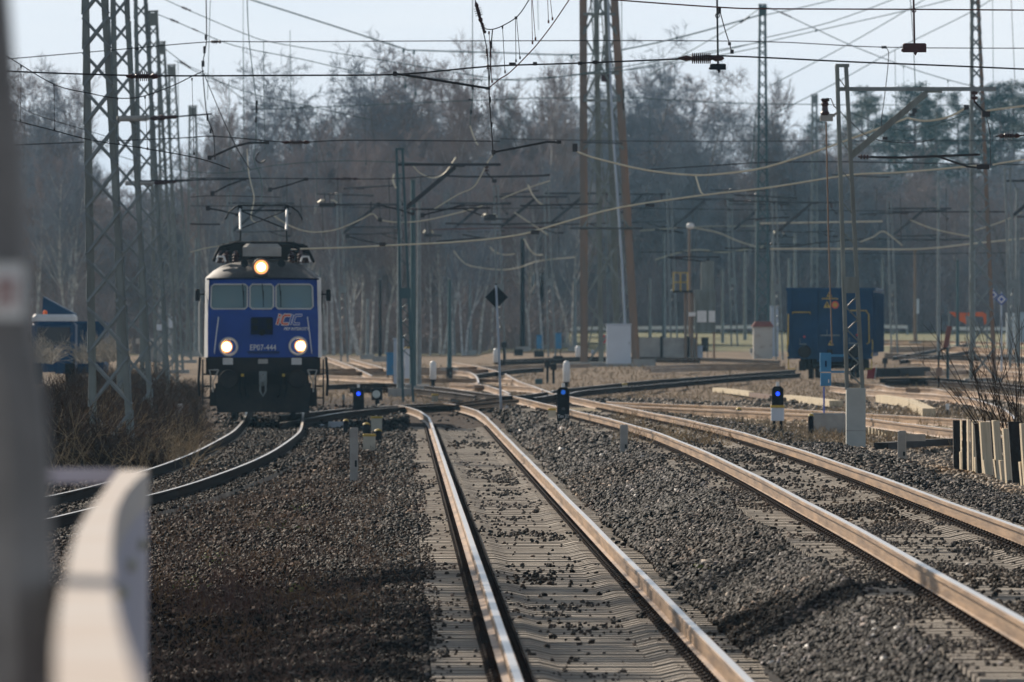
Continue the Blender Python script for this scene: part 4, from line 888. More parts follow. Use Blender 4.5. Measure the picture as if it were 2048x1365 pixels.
for (px,pt,pm,pb,w,lab,mm) in((360,808,830,852,11,'short marker with a white top left of the locomotive','white'),(687,790,800,815,5,'tiny dark stake with a pale tip left of the lit blue signal','greymetal'),(1895,808,820,834,7,'small marker post with a white top beyond the white-topped track','white'),(1436,812,822,826,7,'tiny white stub marker beside the white-topped track','white'),(1014,812,822,828,6,'tiny white and red stub at the diamond board foot','white'),(1185,700,708,712,6,'tiny blue-white marker near the grey wall','bluegrey')):
    p=GPt(px,pb); s=FPX/p.y; r=empty('marker_post',p,0,lab,'marker'); b=MB(); b.bevbox((0,0,(pb-pm)/s+(pm-pt)/s/2),(w/s,.06,(pm-pt)/s),.008); b.build('top',M[mm],r); b=MB(); b.bbox((-w/s*.28,-.02,-.15),(w/s*.28,.02,(pb-pm)/s)); b.build('stake',M['black'],r)
def post(label,px,pt,pb,w,hole=True,name='concrete_post',matl='oldconc',arm=None):
    p=GPt(px,pb); s=FPX/p.y; r=empty(name,p,0,label,'post'); h=(pb-pt)/s; w=w/s; b=MB(); b.bevbox((0,0,h/2-.1),(w,w*.8,h+.2),.015); b.build('shaft',M[matl],r)
    if hole: b=MB(); b.bbox((w*.1,-w*.405,h*.28 if hole is True else hole),(w*.35,-w*.40,h*.40)); b.build('slot',M['black'],r)
    if arm: b=MB(); b.bbox((w*.4,-.03,h*.70),(w*.4+40/s,.03,h*.70+14/s)); b.build('arm',M[matl],r)
post('tall grey concrete post in front of the yellow-capped cable boxes',708,856,965,17); post('small grey concrete post in the ballast left of the right hand track',1248,850,916,16); post('grey concrete post with a short cross arm near the timber fence',1804,862,932,17,arm=True)
def capbox(label,px0,px1,pt,pb,tall=False):
    p=GPt((px0+px1)/2,pb); s=FPX/p.y; w=(px1-px0)/s; h=(pb-pt)/s; r=empty('cable_box',p,0,label,'cable box'); b=MB(); b.bevbox((0,.12,h/2-.05),(w*.9,.25,h+.1),.02); b.build('housing',M['cream'] if not tall else M['black'],r)
    b=MB(); 
    if tall: b.lathe((0,.12,h-.03),(0,0,1),[(0,w*.5),(.03,w*.52),(.06,w*.35),(.075,0.01)],12)
    else: b.bevbox((0,.12,h+.01),(w,.29,.05),.015)
    b.build('cap',M['yellow'],r)
capbox('cream cable box with a yellow lid, upper of two right of the tall concrete post',741,765,836,866); capbox('cream cable box with a yellow lid, lower of two right of the tall concrete post',725,752,872,903)
capbox('black cable stub with a rounded yellow cap between the two cream boxes',725,740,849,872,True); capbox('black cable stub with a rounded yellow cap right of the lower cream box',748,764,862,886,True); capbox('black cable stub with a yellow cap left of the tall concrete post',686,697,842,866,True)
capbox('white box with a yellow lid left of the tall black signal panel',1096,1113,820,842); capbox('small orange box lying in the yard below the milky lantern',863,877,791,804); capbox('small orange box in the grass right of the tall black signal panel',1244,1255,769,784)
for (px,pt,pb,lab) in((1478,819,840,'black cable stub with a yellow cap by the white-topped track'),(1622,832,875,'dark stub with a yellow cap beside the blue post')): capbox(lab,px-6,px+6,pt,pb,True)
b=MB(); b.bevbox((0,0,.12),(.75,.5,.5),.04); o=b.build('concrete_block',M['oldconc'],None,GPt(1655,868)); tag(o,'dark low concrete block behind the foot of the thin blue post','block')
def whitebox(px0,px1,pt,pb,lab,m='whitecab'):
    p=GPt((px0+px1)/2,pb); s=FPX/p.y; b=MB(); b.bevbox((0,.1,(pb-pt)/s/2),((px1-px0)/s,.3,(pb-pt)/s),.02); tag(b.build('cable_cover',M[m],None,p),lab,'cover')
whitebox(656,686,844,856,'pale flat concrete cover beside the locomotive, larger one'); whitebox(625,648,849,856,'small pale flat cover close to the locomotive plough'); whitebox(1822,1842,840,848,'short white board lying on the rusty rail behind the pedestal'); whitebox(901,932,797,804,'flat grey cover beside the diagonal rails','oldconc'); whitebox(1070,1085,758,769,'low teal box beside the lantern in mid yard','teal')
# black diamond board
def diamond():
    p=GPt(1003,823); s=FPX/p.y; r=empty('diamond_board',p,0,'black diamond board on a tall pale leaning pole in the middle of the yard','sign'); cx=-10/s; cz=(823-595)/s; k=23/s
    b=MB(); b.add([(cx,y,cz+k) for y in(0.03,.045)]+[(cx+k,y,cz) for y in(.03,.045)]+[(cx,y,cz-k) for y in(.03,.045)]+[(cx-k,y,cz) for y in(.03,.045)],[(0,6,4,2),(1,3,5,7),(0,2,3,1),(2,4,5,3),(4,6,7,5),(6,0,1,7)]); b.build('board',M['black'],r)
    b=MB(); b.tube([(0,0,-.3),(-5/s,0,cz*.5),(-11/s,0,(823-571)/s)],.032,8); b.build('pole',M['bluegrey'],r); b=MB(); b.box((-11/s,0,(823-569)/s),(.05,.05,.05)); b.build('tip',M['black'],r)
diamond()
# cabinets group
cabinet('tall pale blue-grey cabinet left of the striped one, behind the bright blue box',787,808,680,778,depth=.5,matl=M['bluegrey'],doors=1)
cabinet('pale cabinet with an orange lid and small dark vents right of the blue-grey one',809,830,697,770,depth=.4,matl=M['whitecab'],top=M['yellow'])
cabinet('bright blue box on legs left of the tall blue-grey cabinet',773,789,708,766,depth=.3,matl=M['skyblue'],legs=.28)
for (a,b_,c,d,lab) in((1110,1123,668,700,'blue relay box left of the rusty tower'),(1073,1084,672,700,'small blue relay box among the poles left of the tower')): cabinet(lab,a,b_,c,d+12,depth=.3,matl=M['skyblue'],legs=.35)
b=None
for (a,c,d,e,lab) in((1028,1046,699,712,'low dark concrete block at the foot of the dark poles'),(1068,1088,702,715,'low dark concrete block under the small blue relay box'),(1106,1126,712,728,'dark block under the blue relay box left of the tower')): whitebox(a,c,d,e,lab,'blackg')
cabinet('dark grey cabinet low in the yard right of the milky lantern',893,905,738,762,depth=.3,matl=M['blackg'])
cabinet('small grey box on legs in front of the tall blue-grey cabinet',812,824,772,790,depth=.3,matl=M['oldconc'],legs=.1)
for (px,pt,pb,lab) in((1095,728,768,'dark point machine post left of the waisted white lantern'),(1107,734,768,'second dark point machine post beside the waisted white lantern'),(1770,722,742,'low dark post right of the wagon'),(1008,690,740,'thin dark post behind the diamond board pole')):
    p=GPt(px,pb); s=FPX/p.y; r=empty('point_post',p,0,lab,'post'); h=(pb-pt)/s; b=MB(); b.cyl((0,0,-.1),(0,0,h),.045,7); b.build('shaft',M['black'],r); b=MB(); b.bevbox((0,0,h),(.22,.2,.24),.03); b.build('head',M['blackg'],r)
# low panel wall
def wall():
    p=GPt(1330,722); s=FPX/p.y; r=empty('panel_wall',p,0,'low grey concrete panel wall right of the rusty tower','wall'); 
    for a,c in((1277,1321),(1325,1374),(1378,1392)):
        b=MB(); b.bbox(((a-1330)/s,0,-.2),((c-1330)/s,.12,46/s)); b.build('panel',M['oldconc'],r)
    for a in(1275,1323,1376): b=MB(); b.bbox(((a-1330)/s-.06,-.05,-.2),((a-1330)/s+.06,.17,49/s)); b.build('post',M['blackg'],r)
wall()
# signal platform with cage and big cabinet
def sigbridge():
    p=GPt(1400,722); s=FPX/p.y; g=lambda qx,qy,y=0:Vector(((qx-1400)/s,y,(722-qy)/s)); r=empty('signal_platform',p,0,'yellow railed signal platform on brown posts beside a ribbed grey-green cabinet','platform')
    b=MB(); b.bbox(tuple(g(1345,586,-.5)),tuple(g(1385,581,.5))); b.build('deck',M['blackg'],r)
    b=MB()
    for yy in(-.5,.5):
        for x_ in(1347,1361,1375): b.tube([g(x_,583,yy),g(x_,546,yy)],.03,4)
        for z_ in(546,565): b.tube([g(1347,z_,yy),g(1375,z_,yy)],.03,4)
    for x_ in(1347,1375): b.tube([g(x_,546,-.5),g(x_,546,.5)],.03,4)
    b.build('cage_railing',M['yellow'],r)
    for x_ in(1371,1384): b=MB(); b.bbox(tuple(g(x_-3,722,-.1)+Vector((0,0,-.2))),tuple(g(x_+3,586,.1))); b.build('post',M['mastrust'],r)
    b=MB(); b.bbox(tuple(g(1389,665,-.3)),tuple(g(1431,580,.5))); b.bbox(tuple(g(1402,580,-.2)),tuple(g(1428,522,.4))); 
    for k in range(7): b.bbox(tuple(g(1391+6*k,664,-.34)),tuple(g(1393+6*k,582,-.3)))
    b.build('cabinet',M['mastmetal'],r)
    b=MB(); b.bbox(tuple(g(1413,575,-.1)),tuple(g(1419,518,.25))); b.build('ventilation_pipe',M['blackg'],r)
    for (a,c,d,e) in((1394,1413,622,645),(1417,1430,622,645),(1377,1391,625,633)): b=MB(); b.bbox(tuple(g(a,e,-.40)),tuple(g(c,d,-.37))); b.build('white_board',M['white'],r)
    for x_ in(1393,1428): b=MB(); b.bbox(tuple(g(x_-2,722,-.1)+Vector((0,0,-.2))),tuple(g(x_+2,665,.1))); b.build('leg',M['mastrust'],r)
sigbridge()
def lamp():
    p=GPt(1387,712); p.y+=8; s=FPX/p.y; g=lambda qx,qy,y=0:Vector(((qx-1387)/s,y,(712-qy)/s)); r=empty('yard_lamp',p,0,'yard lamp with a pale drum head on a brown pole above the signal platform','lamp')
    b=MB(); b.cyl(g(1385,730),g(1384,460),.07,8); b.build('pole',M['mastrust'],r); b=MB(); b.lathe(g(1386,459),(0,0,1),[(0,.1),(.04,.18),(.22,.2),(.28,.12),(.3,.02)],14); b.build('lamp_head',M['white'],r,smooth=True)
lamp()
cabinet('small pale cabinet between the low wall and the shunting signal',1392,1405,694,722,depth=.3,matl=M['bluegrey'])
cabinet('dark box on legs with two round lenses beside the small pale cabinet',1403,1417,677,716,depth=.3,matl=M['blackg'],legs=.3,name='shunting_signal',cat='signal')
def hut():
    p=GPt(1526,718); s=FPX/p.y; r=empty('trackside_hut',p,0,'small hut with peeling plaster walls and a rusty red roof left of the wagon','hut'); w=38/s; h=64/s
    b=MB(); b.bbox((-w/2,0,-.2),(w/2,1.2,h)); b.build('wall',M['brick'],r); b=MB(); b.add([(-w/2-.08,-.1,h+.002),(w/2+.08,-.1,h+.002),(w/2+.08,1.3,h+.002),(-w/2-.08,1.3,h+.002),(-w/2+.1,.2,h+.26),(w/2-.1,.2,h+.26),(w/2-.1,1.0,h+.26),(-w/2+.1,1.0,h+.26)],[(0,3,2,1),(4,5,6,7),(0,1,5,4),(1,2,6,5),(2,3,7,6),(3,0,4,7)]); b.build('roof',M['redroof'],r)
    b=MB(); b.bbox((-.05,-.02,.0),(.28,-.003,.9)); b.build('door',M['brick'],r)
hut()
cabinet('tall pale blue cabinet between the peeling hut and the wagon',1541,1557,614,714,depth=.5,matl=M['bluegrey'])
cabinet('pale blue cabinet standing on the far verge right of the wagon',1883,1897,603,662,depth=.4,matl=M['bluegrey'])
cabinet('tall pale cabinet near the right edge, left one of two',2013,2031,628,698,depth=.5,matl=M['whitecab']); cabinet('pale blue cabinet at the right edge, right one of two',2033,2050,626,690,depth=.5,matl=M['bluegrey'])
def tilt():
    p=GPt(1896,768); s=FPX/p.y; g=lambda qx,qy,y=0:Vector(((qx-1896)/s,y,(768-qy)/s)); r=empty('leaning_board',p,0,'leaning brownish red board on a green post right of the wagon','sign')
    b=MB(); V=[g(1886,697),g(1897,694),g(1904,654),g(1894,652)]; b.add(V+[v+Vector((0,.06,0)) for v in V],[(0,1,2,3),(7,6,5,4),(0,4,5,1),(1,5,6,2),(2,6,7,3),(3,7,4,0)]); b.build('board',M['redroof'],r); b=MB(); b.cyl(g(1896,775),g(1895,695),.05,8); b.build('post',M['teal'],r)
    p=GPt(1879,776); r=empty('bent_pipe',p,0,'bent black pipe with a valve box left of the leaning red board','pipe'); s=FPX/p.y; g=lambda qx,qy,y=0:Vector(((qx-1879)/s,y,(776-qy)/s))
    b=MB(); b.tube([g(1877,785),g(1877,715),g(1879,705),g(1884,699),g(1892,697)],.03,7); b.build('tube',M['black'],r); b=MB(); b.bevbox(g(1878,744),(.22,.15,.30),.02); b.build('valve_box',M['mastrust'],r)
tilt()
def dsign(px,py,pb,k,lab,Z):
    p=W(px,pb,Z); p.z=GH(p.x,Z); s=FPX/Z; zc=EYE-(py-HY)/s-p.z; r=empty('diamond_sign',p,0,lab,'sign','blue and white diamond signs'); k/=s
    def dm(kk,y,m,n,par):
        b=MB(); b.add([(0,y,zc+kk),(kk,y,zc),(0,y,zc-kk),(-kk,y,zc),(0,y+.02,zc+kk),(kk,y+.02,zc),(0,y+.02,zc-kk),(-kk,y+.02,zc)],[(0,3,2,1),(4,5,6,7),(0,1,5,4),(1,2,6,5),(2,3,7,6),(3,0,4,7)]); return b.build(n,M[m],par)
    o=dm(k,0,'lblue','board',r); dm(k*.72,-.022,'white','inner_diamond',o); dm(k*.36,-.044,'lblue','centre_diamond',o)
    b=MB(); b.cyl((0,.05,-.2),(0,.05,zc+k*1.25),.04,6); b.build('pole',M['bluegrey'],r)
dsign(2003,599,700,12,'blue and white diamond sign on a pole near the right edge, the nearer of two',420); dsign(1987,590,690,10,'blue and white diamond sign partly behind the nearer one',470)
def plate():
    Z=600; p=W(1834,650,Z); p.z=GH(p.x,Z)+.0; s=FPX/Z; r=empty('white_sign',p,0,'upright white plate on a thin post right of the wagon','sign'); z=EYE-(613-HY)/s-p.z; b=MB(); b.bbox((-.12,-.03,z-.42),(.12,0,z+.42)); b.build('plate',M['whitecab'],r); b=MB(); b.cyl((0,.03,-.2),(0,.03,z),.03,6); b.build('post',M['greymetal'],r)
plate()
def net():
    Z=560; r=empty('safety_net',(0,0,0),0,'sagging orange safety netting strung beyond the right side of the yard','netting'); P=lambda a,b:W(a,b,Z)
    b=MB(); V=[P(1898,624),P(1930,626),P(1965,624),P(1974,630),P(1975,650),P(1969,652),P(1966,634),P(1930,632),P(1934,650),P(1916,640)]; b.add(V+[v+Vector((0,.1,0)) for v in V],[(0,1,7,9),(7,8,9),(1,2,6,7),(2,3,6),(3,4,5,6)]); b.build('cloth',M['orange'],r)
    for px in(1898,1934,1974): 
        b=MB(); a=P(px,622); b.cyl(a,(a.x,a.y,GH(a.x,a.y)-.1),.04,5); b.build('stake',M['greymetal'],r)
net()
def guard(label,pts,Z,h=.5):
    r=empty('guard_rail',(0,0,0),0,label,'guard rail'); P=[W(a,b,Z) for a,b in pts]; b=MB(); b.sweep(P,[(-.04,.10),(.04,.10),(.02,.03),(.05,0),(.02,-.05),(.04,-.12),(-.04,-.12)]); b.build('beam',M['white'],r)
    L=(P[-1]-P[0]).length; n=max(2,int(L/4)); 
    for k in range(n+1):
        q=P[0].lerp(P[-1],k/n); b=MB(); b.bbox((q.x-.06,q.y+.05,GH(q.x,q.y)-.3),(q.x+.06,q.y+.15,q.z+.05)); b.build('post',M['greymetal'],r)
guard('long white guard rail glinting behind the rusty tower and low wall',[(1120,657),(1300,656),(1505,654)],690); guard('white guard rail right of the wagon along the verge',[(1758,653),(1815,654)],690); guard('white guard rail towards the right edge beyond the cabinets',[(1905,657),(2060,658)],690)
# timber fence of upright sleepers
def fence():
    r=empty('timber_fence',(0,0,0),0,'fence of upright bleached timbers with shaded gaps drawn as black ones at the right edge','fence'); Z0=150
    specs=[(1908,1922,842,942,0),(1923,1926,842,905,1),(1927,1934,842,905,0),(1921,1932,905,942,1),(1936,1942,840,942,1),(1943,1945,842,940,0),(1946,1958,842,920,1),(1957,1970,848,945,0),(1968,1992,845,915,1),(1950,1961,915,945,1),(1974,1983,922,950,1),(1990,1999,845,955,0),(1995,2012,842,922,1),(1996,2003,920,955,1),(2006,2018,922,962,1),(2014,2031,858,968,1),(2028,2050,845,972,0),(2046,2056,925,972,1),(2050,2078,848,980,1)]
    for i,(a,c,pt,pb,lit) in enumerate(specs):
        Z=158-(a-1908)*.11+(0 if lit else .25)+(i%3)*.02; s=FPX/Z; x0=(a-CX)/s; x1=(c-CX)/s; zt=EYE-(pt-HY)/s; gb=GH((x0+x1)/2,Z)-.1; zb=max(EYE-(pb-HY)/s,gb) if pb-pt<60 else gb-.1; zb=gb-.1
        lean=(.06+.03*random.random())*(1 if a>1950 else .2); b=MB(); hz=zt-zb
        # the timber's broad face is turned to the left, toward the sun
        V=[]
        for z,k in((zb,1),(zt,0)):
            sx=-lean*(1-k)*.9
            V+=[(x0+sx,Z,z),(x1+sx,Z-.0,z),(x1+sx,Z+.2,z),(x0+sx,Z+.2,z)]
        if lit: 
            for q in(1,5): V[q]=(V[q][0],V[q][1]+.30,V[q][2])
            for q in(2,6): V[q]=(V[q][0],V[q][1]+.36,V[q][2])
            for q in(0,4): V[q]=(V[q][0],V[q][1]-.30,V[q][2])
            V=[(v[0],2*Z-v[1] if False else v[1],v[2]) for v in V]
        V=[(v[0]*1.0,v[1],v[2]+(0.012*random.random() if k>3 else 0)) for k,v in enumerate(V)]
        b.add(V,[(3,2,1,0),(4,5,6,7),(0,1,5,4),(1,2,6,5),(2,3,7,6),(3,0,4,7)]); b.build('timber',M['wood'] if lit else M['darkwood'],r)  # unlit timbers stand for the shaded gaps, drawn black
fence()
# blue stock and lorry behind the brush at left
def left_vehicles():
    Z=335; s=FPX/Z; g=lambda qx,qy,y=0:Vector(((qx-158)/s,y,(748-qy)/s)); p=W(158,748,Z)
    r=empty('waste_container',p,0,'dark blue ribbed container half hidden by bushes at the left','container'); b=MB(); b.bbox(tuple(g(110,748,0)),tuple(g(208,645,4))); b.build('body',M['wagonblue'],r)
    b=MB()
    for k in range(8): b.bbox(tuple(g(114+12*k,740,-.06)),tuple(g(116+12*k,650,-.002)))
    b.bbox(tuple(g(108,649,-.08)),tuple(g(210,643,-.002))); b.bbox(tuple(g(108,700,-.08)),tuple(g(210,696,-.062))); b.build('rib',M['wagonblue'],r)
    Z=345; p=W(120,745,Z); s=FPX/Z; g=lambda qx,qy,y=0:Vector(((qx-120)/s,y,(745-qy)/s)); r=empty('tipped_skip',p,0,'dark blue sloping hopper edge rising behind the white lorry roof','hopper'); b=MB(); V=[g(84,640),g(150,640),g(150,628),g(86,594)]; b.add(V+[v+Vector((0,1.5,0)) for v in V],[(0,1,2,3),(7,6,5,4),(0,4,5,1),(1,5,6,2),(2,6,7,3),(3,7,4,0)]); V=[g(84,745),g(150,745),g(150,640),g(84,640)]; b.add(V+[v+Vector((0,1.5,0)) for v in V],[(0,1,2,3),(7,6,5,4),(0,4,5,1),(1,5,6,2),(3,7,4,0)]); b.build('body',M['wagonblue'],r)
    Z=322; p=W(106,752,Z); s=FPX/Z; g=lambda qx,qy,y=0:Vector(((qx-106)/s,y,(752-qy)/s)); r=empty('lorry',p,0,'lorry with a white cab roof and orange beacon behind the bushes at the left','lorry')
    b=MB(); b.bevbox(g(106,690,1),((150-62)/s,2.0,(735-640)/s),.12); b.build('cab',M['wagonblue'],r); b=MB(); b.bevbox(g(106,636,1),((150-62)/s,1.8,14/s),.08); b.build('roof',M['white'],r); b=MB(); b.bbox(tuple(g(74,690,-.03)),tuple(g(140,655,-.002))); b.build('windscreen',M['lens'],r)
    b=MB(); b.lathe(g(88,629,.8),(0,0,1),[(0,.07),(.10,.065),(.13,.02)],10); b.build('beacon',M['orange'],r)
    for sx in(72,140): b=MB(); b.lathe(g(sx,740,.4),(1 if sx<100 else -1,0,0),[(-.15,.45),(.15,.45),(.16,.2)],16); b.build('wheel',M['black'],r)
left_vehicles()
def shed():
    Z=440; s=FPX/Z; p=W(300,725,Z); g=lambda qx,qy,y=0:Vector(((qx-300)/s,y,(725-qy)/s)); r=empty('small_shed',p,0,'small grey shed with a flat pale roof seen between the lattice masts','shed'); b=MB(); b.bbox(tuple(g(278,725,0)),tuple(g(334,688,2))); b.build('wall',M['oldconc'],r); b=MB(); b.bbox(tuple(g(272,688,-.2)),tuple(g(338,678,2.2))); b.build('roof',M['brick'],r)
    for (px,py,w,h,lab) in((345,645,14,22,'white square board behind the lattice masts left of the locomotive'),(318,655,18,12,'small white plate behind the lattice masts')):
        Z=430; p=W(px,710,Z); p.z=GH(p.x,Z); s=FPX/Z; z=EYE-(py-HY)/s-p.z; r=empty('white_board',p,0,lab,'sign'); b=MB(); b.bbox((-w/2/s,-.03,z-h/2/s),(w/2/s,0,z+h/2/s)); b.build('plate',M['whitecab'],r); b=MB(); b.cyl((0,.03,-.2),(0,.03,z),.03,6); b.build('post',M['greymetal'],r)
shed()
# ------------------------------------------------------------------ overhead wires
def smoothP(pts,sub=4):
    P=[W(*p) for p in pts]
    if len(P)<3: return P
    out=[]
    for i in range(len(P)-1):
        p0=P[max(i-1,0)];p1=P[i];p2=P[i+1];p3=P[min(i+2,len(P)-1)]
        for k in range(sub):
            t=k/sub; out.append(.5*((2*p1)+(p2-p0)*t+(2*p0-5*p1+4*p2-p3)*t*t+(3*p1-p0-3*p2+p3)*t*t*t))
    out.append(P[-1]); return out
def wire(label,pts,wpx=2.2,m='wire',cat='overhead wire',ins=(),drops=(),name='overhead_wire',Z=None,group=None,straight=False,beads=(),clampsz=0):
    """pts (px,py[,Z]); ins (px,py,len_px,rad_px[,dx,dy]); drops ((x0,y0),(x1,y1))"""
    zz=Z; P=[(p[0],p[1],p[2] if len(p)>2 else zz) for p in pts]; Zr=P[0][2]
    L=[W(*p) for p in P] if straight else smoothP(P); r_=wpx/2/FPX*Zr
    b=MB(); b.tube(L,r_,5)
    if not ins and not drops and not beads:
        return tag(b.build(name,M[m]),label,cat,group)
    r=empty(name,(0,0,0),0,label,cat,group); b.build('cable',M[m],r)
    for it in ins:
        px,py,ln,rd=it[:4]; dx,dy=(it[4],it[5]) if len(it)>4 else (1,0); z=Zr; q=ln/2; n=math.hypot(dx,dy); dx/=n;dy/=n
        a=W(px-dx*q,py-dy*q,z); c=W(px+dx*q,py+dy*q,z); d=c-a; Lg=d.length; R=rd/FPX*z; k=max(2,int(ln/9))
        prof=[(0,R*.15),(Lg*.06,R*.3),(Lg*.18,R*.55),(Lg*.28,R*.35)]
        for i in range(k): t=Lg*(.3+.42*i/k); prof+=[(t,R*.45),(t+Lg*.006,R),(t+Lg*.03,R*.95),(t+Lg*.036,R*.45)]
        prof+=[(Lg*.75,R*.3),(Lg*.82,R*.6),(Lg*.94,R*.45),(Lg,R*.15)]
        b=MB(); b.lathe(a,d,prof,8); b.build('insulator',M['insul'],r)
    for it in drops:
        (x0,y0),(x1,y1)=it; b=MB(); b.tube([W(x0,y0,Zr),W(x1,y1,Zr)],max(r_*.5,.006),4)
        for (x,y) in((x0,y0+2),(x1,y1-2)): b.box(W(x,y,Zr),(r_*3,r_*3,r_*5))
        b.build('dropper',M[m],r)
    for (px,py,w,h) in beads: b=MB(); b.box(W(px,py,Zr),(w/FPX*Zr,.08,h/FPX*Zr)); b.build('clamp',M['wire'],r)
    return r
# heavy near wires
wire('thick dark span wire across the whole width with a ribbed insulator near each end',[(-40,140),(20,143),(150,148),(320,152),(600,151),(800,149),(980,133),(1150,127),(1360,118),(1440,112),(1700,124),(1900,132),(2100,141)],3.4,Z=150,ins=[(285,153,66,10),(1402,117,92,11)],beads=[(1025,129,14,7),(1070,128,8,7),(1160,127,8,7),(1190,125,10,7)])
wire('dark red span wire running along the top right edge of the view',[(1180,-8),(1230,0),(1440,15),(1540,18),(1800,19),(2100,21)],3,'wirerust',Z=150)
wire('thin straight span wire across the sky with a small clamp above the locomotive',[(-20,121),(20,118),(220,101),(420,84),(530,84),(1000,82),(1500,83),(1770,95),(2100,97)],2.0,Z=205,ins=[(432,84,22,6)],beads=[(274,98,8,6)])
wire('span wire in front of the treetops with an insulator above the milky sky gap',[(-20,293),(40,290),(350,277),(430,273),(580,285),(700,281),(1000,283)],2.2,Z=230,ins=[(592,285,58,7)])
wire('faint span wire across the woodland from the middle to the right edge',[(1000,278),(1300,283),(1700,282),(2100,281)],1.6,Z=380)
wire('span wire crossing behind the pantograph with a row of dark insulators',[(380,357),(500,357),(640,358),(780,358),(870,352)],2.0,Z=300,ins=[(692,358,50,5)])
wire('cable sweeping down from the top left and back up to the teal mast',[(490,-4,525),(660,50,525),(805,97,525),(830,101,525),(1000,106,525),(1150,110,525),(1250,99,525),(1380,70,525),(1522,30,525)],3,'wiregreen',drops=[((807,100),(811,175)),((828,103),(831,190)),((1143,112),(1143,200)),((1207,104),(1207,150))])
wire('slanting guy with strain links from the top left across to the tower, upper of two',[(318,-6),(378,21),(492,69),(560,88),(760,120),(940,150),(1010,160),(1090,158),(1300,125),(1520,85)],1.7,'wiregreen',Z=400,ins=[(372,18,22,4,2,.8)])
wire('slanting guy with strain links leaving the fourth lattice mast cap',[(315,29),(350,43),(390,60),(470,92),(600,118),(760,150),(1000,160),(1240,142),(1400,118),(1530,93)],1.7,'wiregreen',Z=368,ins=[(348,42,20,4,2,.8),(390,60,14,3,2,.8)],drops=[((486,98),(487,340)),((728,148),(732,330)),((963,160),(963,215)),((1075,160),(1075,240)),((1349,130),(1349,200)),((1324,163),(1324,190))])
wire('slanting guy leaving the fifth lattice mast cap',[(330,98),(356,118),(385,140),(450,168),(512,190),(620,213),(740,240)],1.7,'wiregreen',Z=425,ins=[(370,129,28,4,2,1.3)])
wire('slanting guy leaving the sixth lattice mast cap',[(349,122),(420,152),(500,205),(560,212)],1.4,'wiregreen',Z=490)
wire('slanting guy leaving the smallest lattice mast',[(387,245),(420,255),(480,272),(560,290)],1.4,'wiregreen',Z=615)
wire('thin level wire running in front of all treetops',[(500,220),(700,212),(980,200),(1124,196),(1240,195),(1520,208),(2100,212)],1.7,'wiregreen',Z=460,drops=[((1300,196),(1300,290))])
wire('catenary at the left edge dipping past the nearest lattice mast, with four droppers',[(-30,90),(25,120),(110,170),(180,187),(220,195),(255,197),(290,192),(345,172),(380,155),(408,142)],2.2,Z=178,drops=[((42,131),(41,244)),((108,168),(109,262)),((235,196),(238,290)),((290,193),(295,300)),((384,157),(388,310))])
wire('contact wire at the left edge sloping down to the right',[(-30,225),(40,244),(110,262),(185,281),(300,299),(400,318),(460,338)],2.2,Z=178)
wire('faint wire sloping down across the left treetops',[(-10,180),(60,225),(180,263),(300,300)],1.4,Z=260)
wire('messenger wire rising steeply to the top edge right of the hanging insulator string',[(970,58),(985,59),(1005,52),(1035,33),(1058,0),(1075,-30)],2.2,Z=140,drops=[((1005,53),(1010,146)),((1031,34),(1032,124)),((1033,34),(1040,118))])
wire('curved contact wire climbing to the top edge with short double droppers',[(978,176),(1000,158),(1020,145),(1060,105),(1080,82),(1110,42),(1150,-18)],2.4,'wirerust',Z=140,drops=[((1063,-8),(1065,88)),((1064,-8),(1071,80)),((1095,-8),(1097,46)),((1100,-8),(1105,40)),((978,64),(984,165))])
wire('long hanging insulator string coming down from the top edge in the middle',[(948,-12),(956,30),(965,58),(973,95),(976,130),(978,178)],2.2,Z=150,ins=[(957,25,44,8,.28,1),(967,56,24,6,.3,1),(974,105,16,5,.1,1),(976,134,10,6,0,1)],name='insulator_string',cat='insulator string')
wire('twin hanging cable below the middle insulator string, ending among the far arms',[(985,60),(982,95),(981,130),(978,178),(981,230),(985,290),(986,312)],2.6,'wire',Z=152,beads=[(982,90,5,14),(981,110,4,10),(980,200,4,12),(983,250,4,10)])
wire('thin vertical hanger left of the middle string, ending in a bright hook',[(945,-8),(945,80),(946,160),(945,195),(941,235),(940,252)],1.8,'wiregreen',Z=300,beads=[(941,200,8,3),(945,175,4,10),(942,225,4,8)])
wire('short bright hook hanging under the thin vertical hanger',[(940,252),(946,270),(953,287),(957,290)],3,'wirelit',Z=300)
def arm(label,pts,wpx,Z,m='wire'): wire(label,pts,wpx,m,'registration arm',Z=Z,name='registration_arm',straight=True,beads=[(pts[0][0],pts[0][1],8,9),(pts[-1][0],pts[-1][1],9,6)])
arm('thick black registration arm sloping down to the middle hanging string',[(790,148),(808,150),(976,177)],5,150); arm('black registration arm rising from the foot of the middle hanging string to the right',[(987,305),(1095,284),(1118,285)],4.5,190)
arm('black registration arm over the pantograph, sloping up to the right',[(419,316),(470,293),(500,286),(534,286)],4.5,230); arm('short black arm below the first one left of the pantograph',[(425,387),(456,371),(488,359)],3.5,300); arm('short brown arm right of the pantograph',[(540,380),(575,371),(612,359)],3,300)
arm('low black arm just left of the pantograph head',[(416,417),(440,421),(475,430)],3.5,270); arm('short arm left of the distant cantilever mast with the long strut',[(757,410),(800,420),(825,428)],3.5,309); arm('low black arm rising to the right of the distant cantilever mast',[(845,431),(885,421),(925,411)],3.5,309)
arm('faint arm in the woodland right of the pantograph',[(695,473),(725,481),(770,490)],3,400)
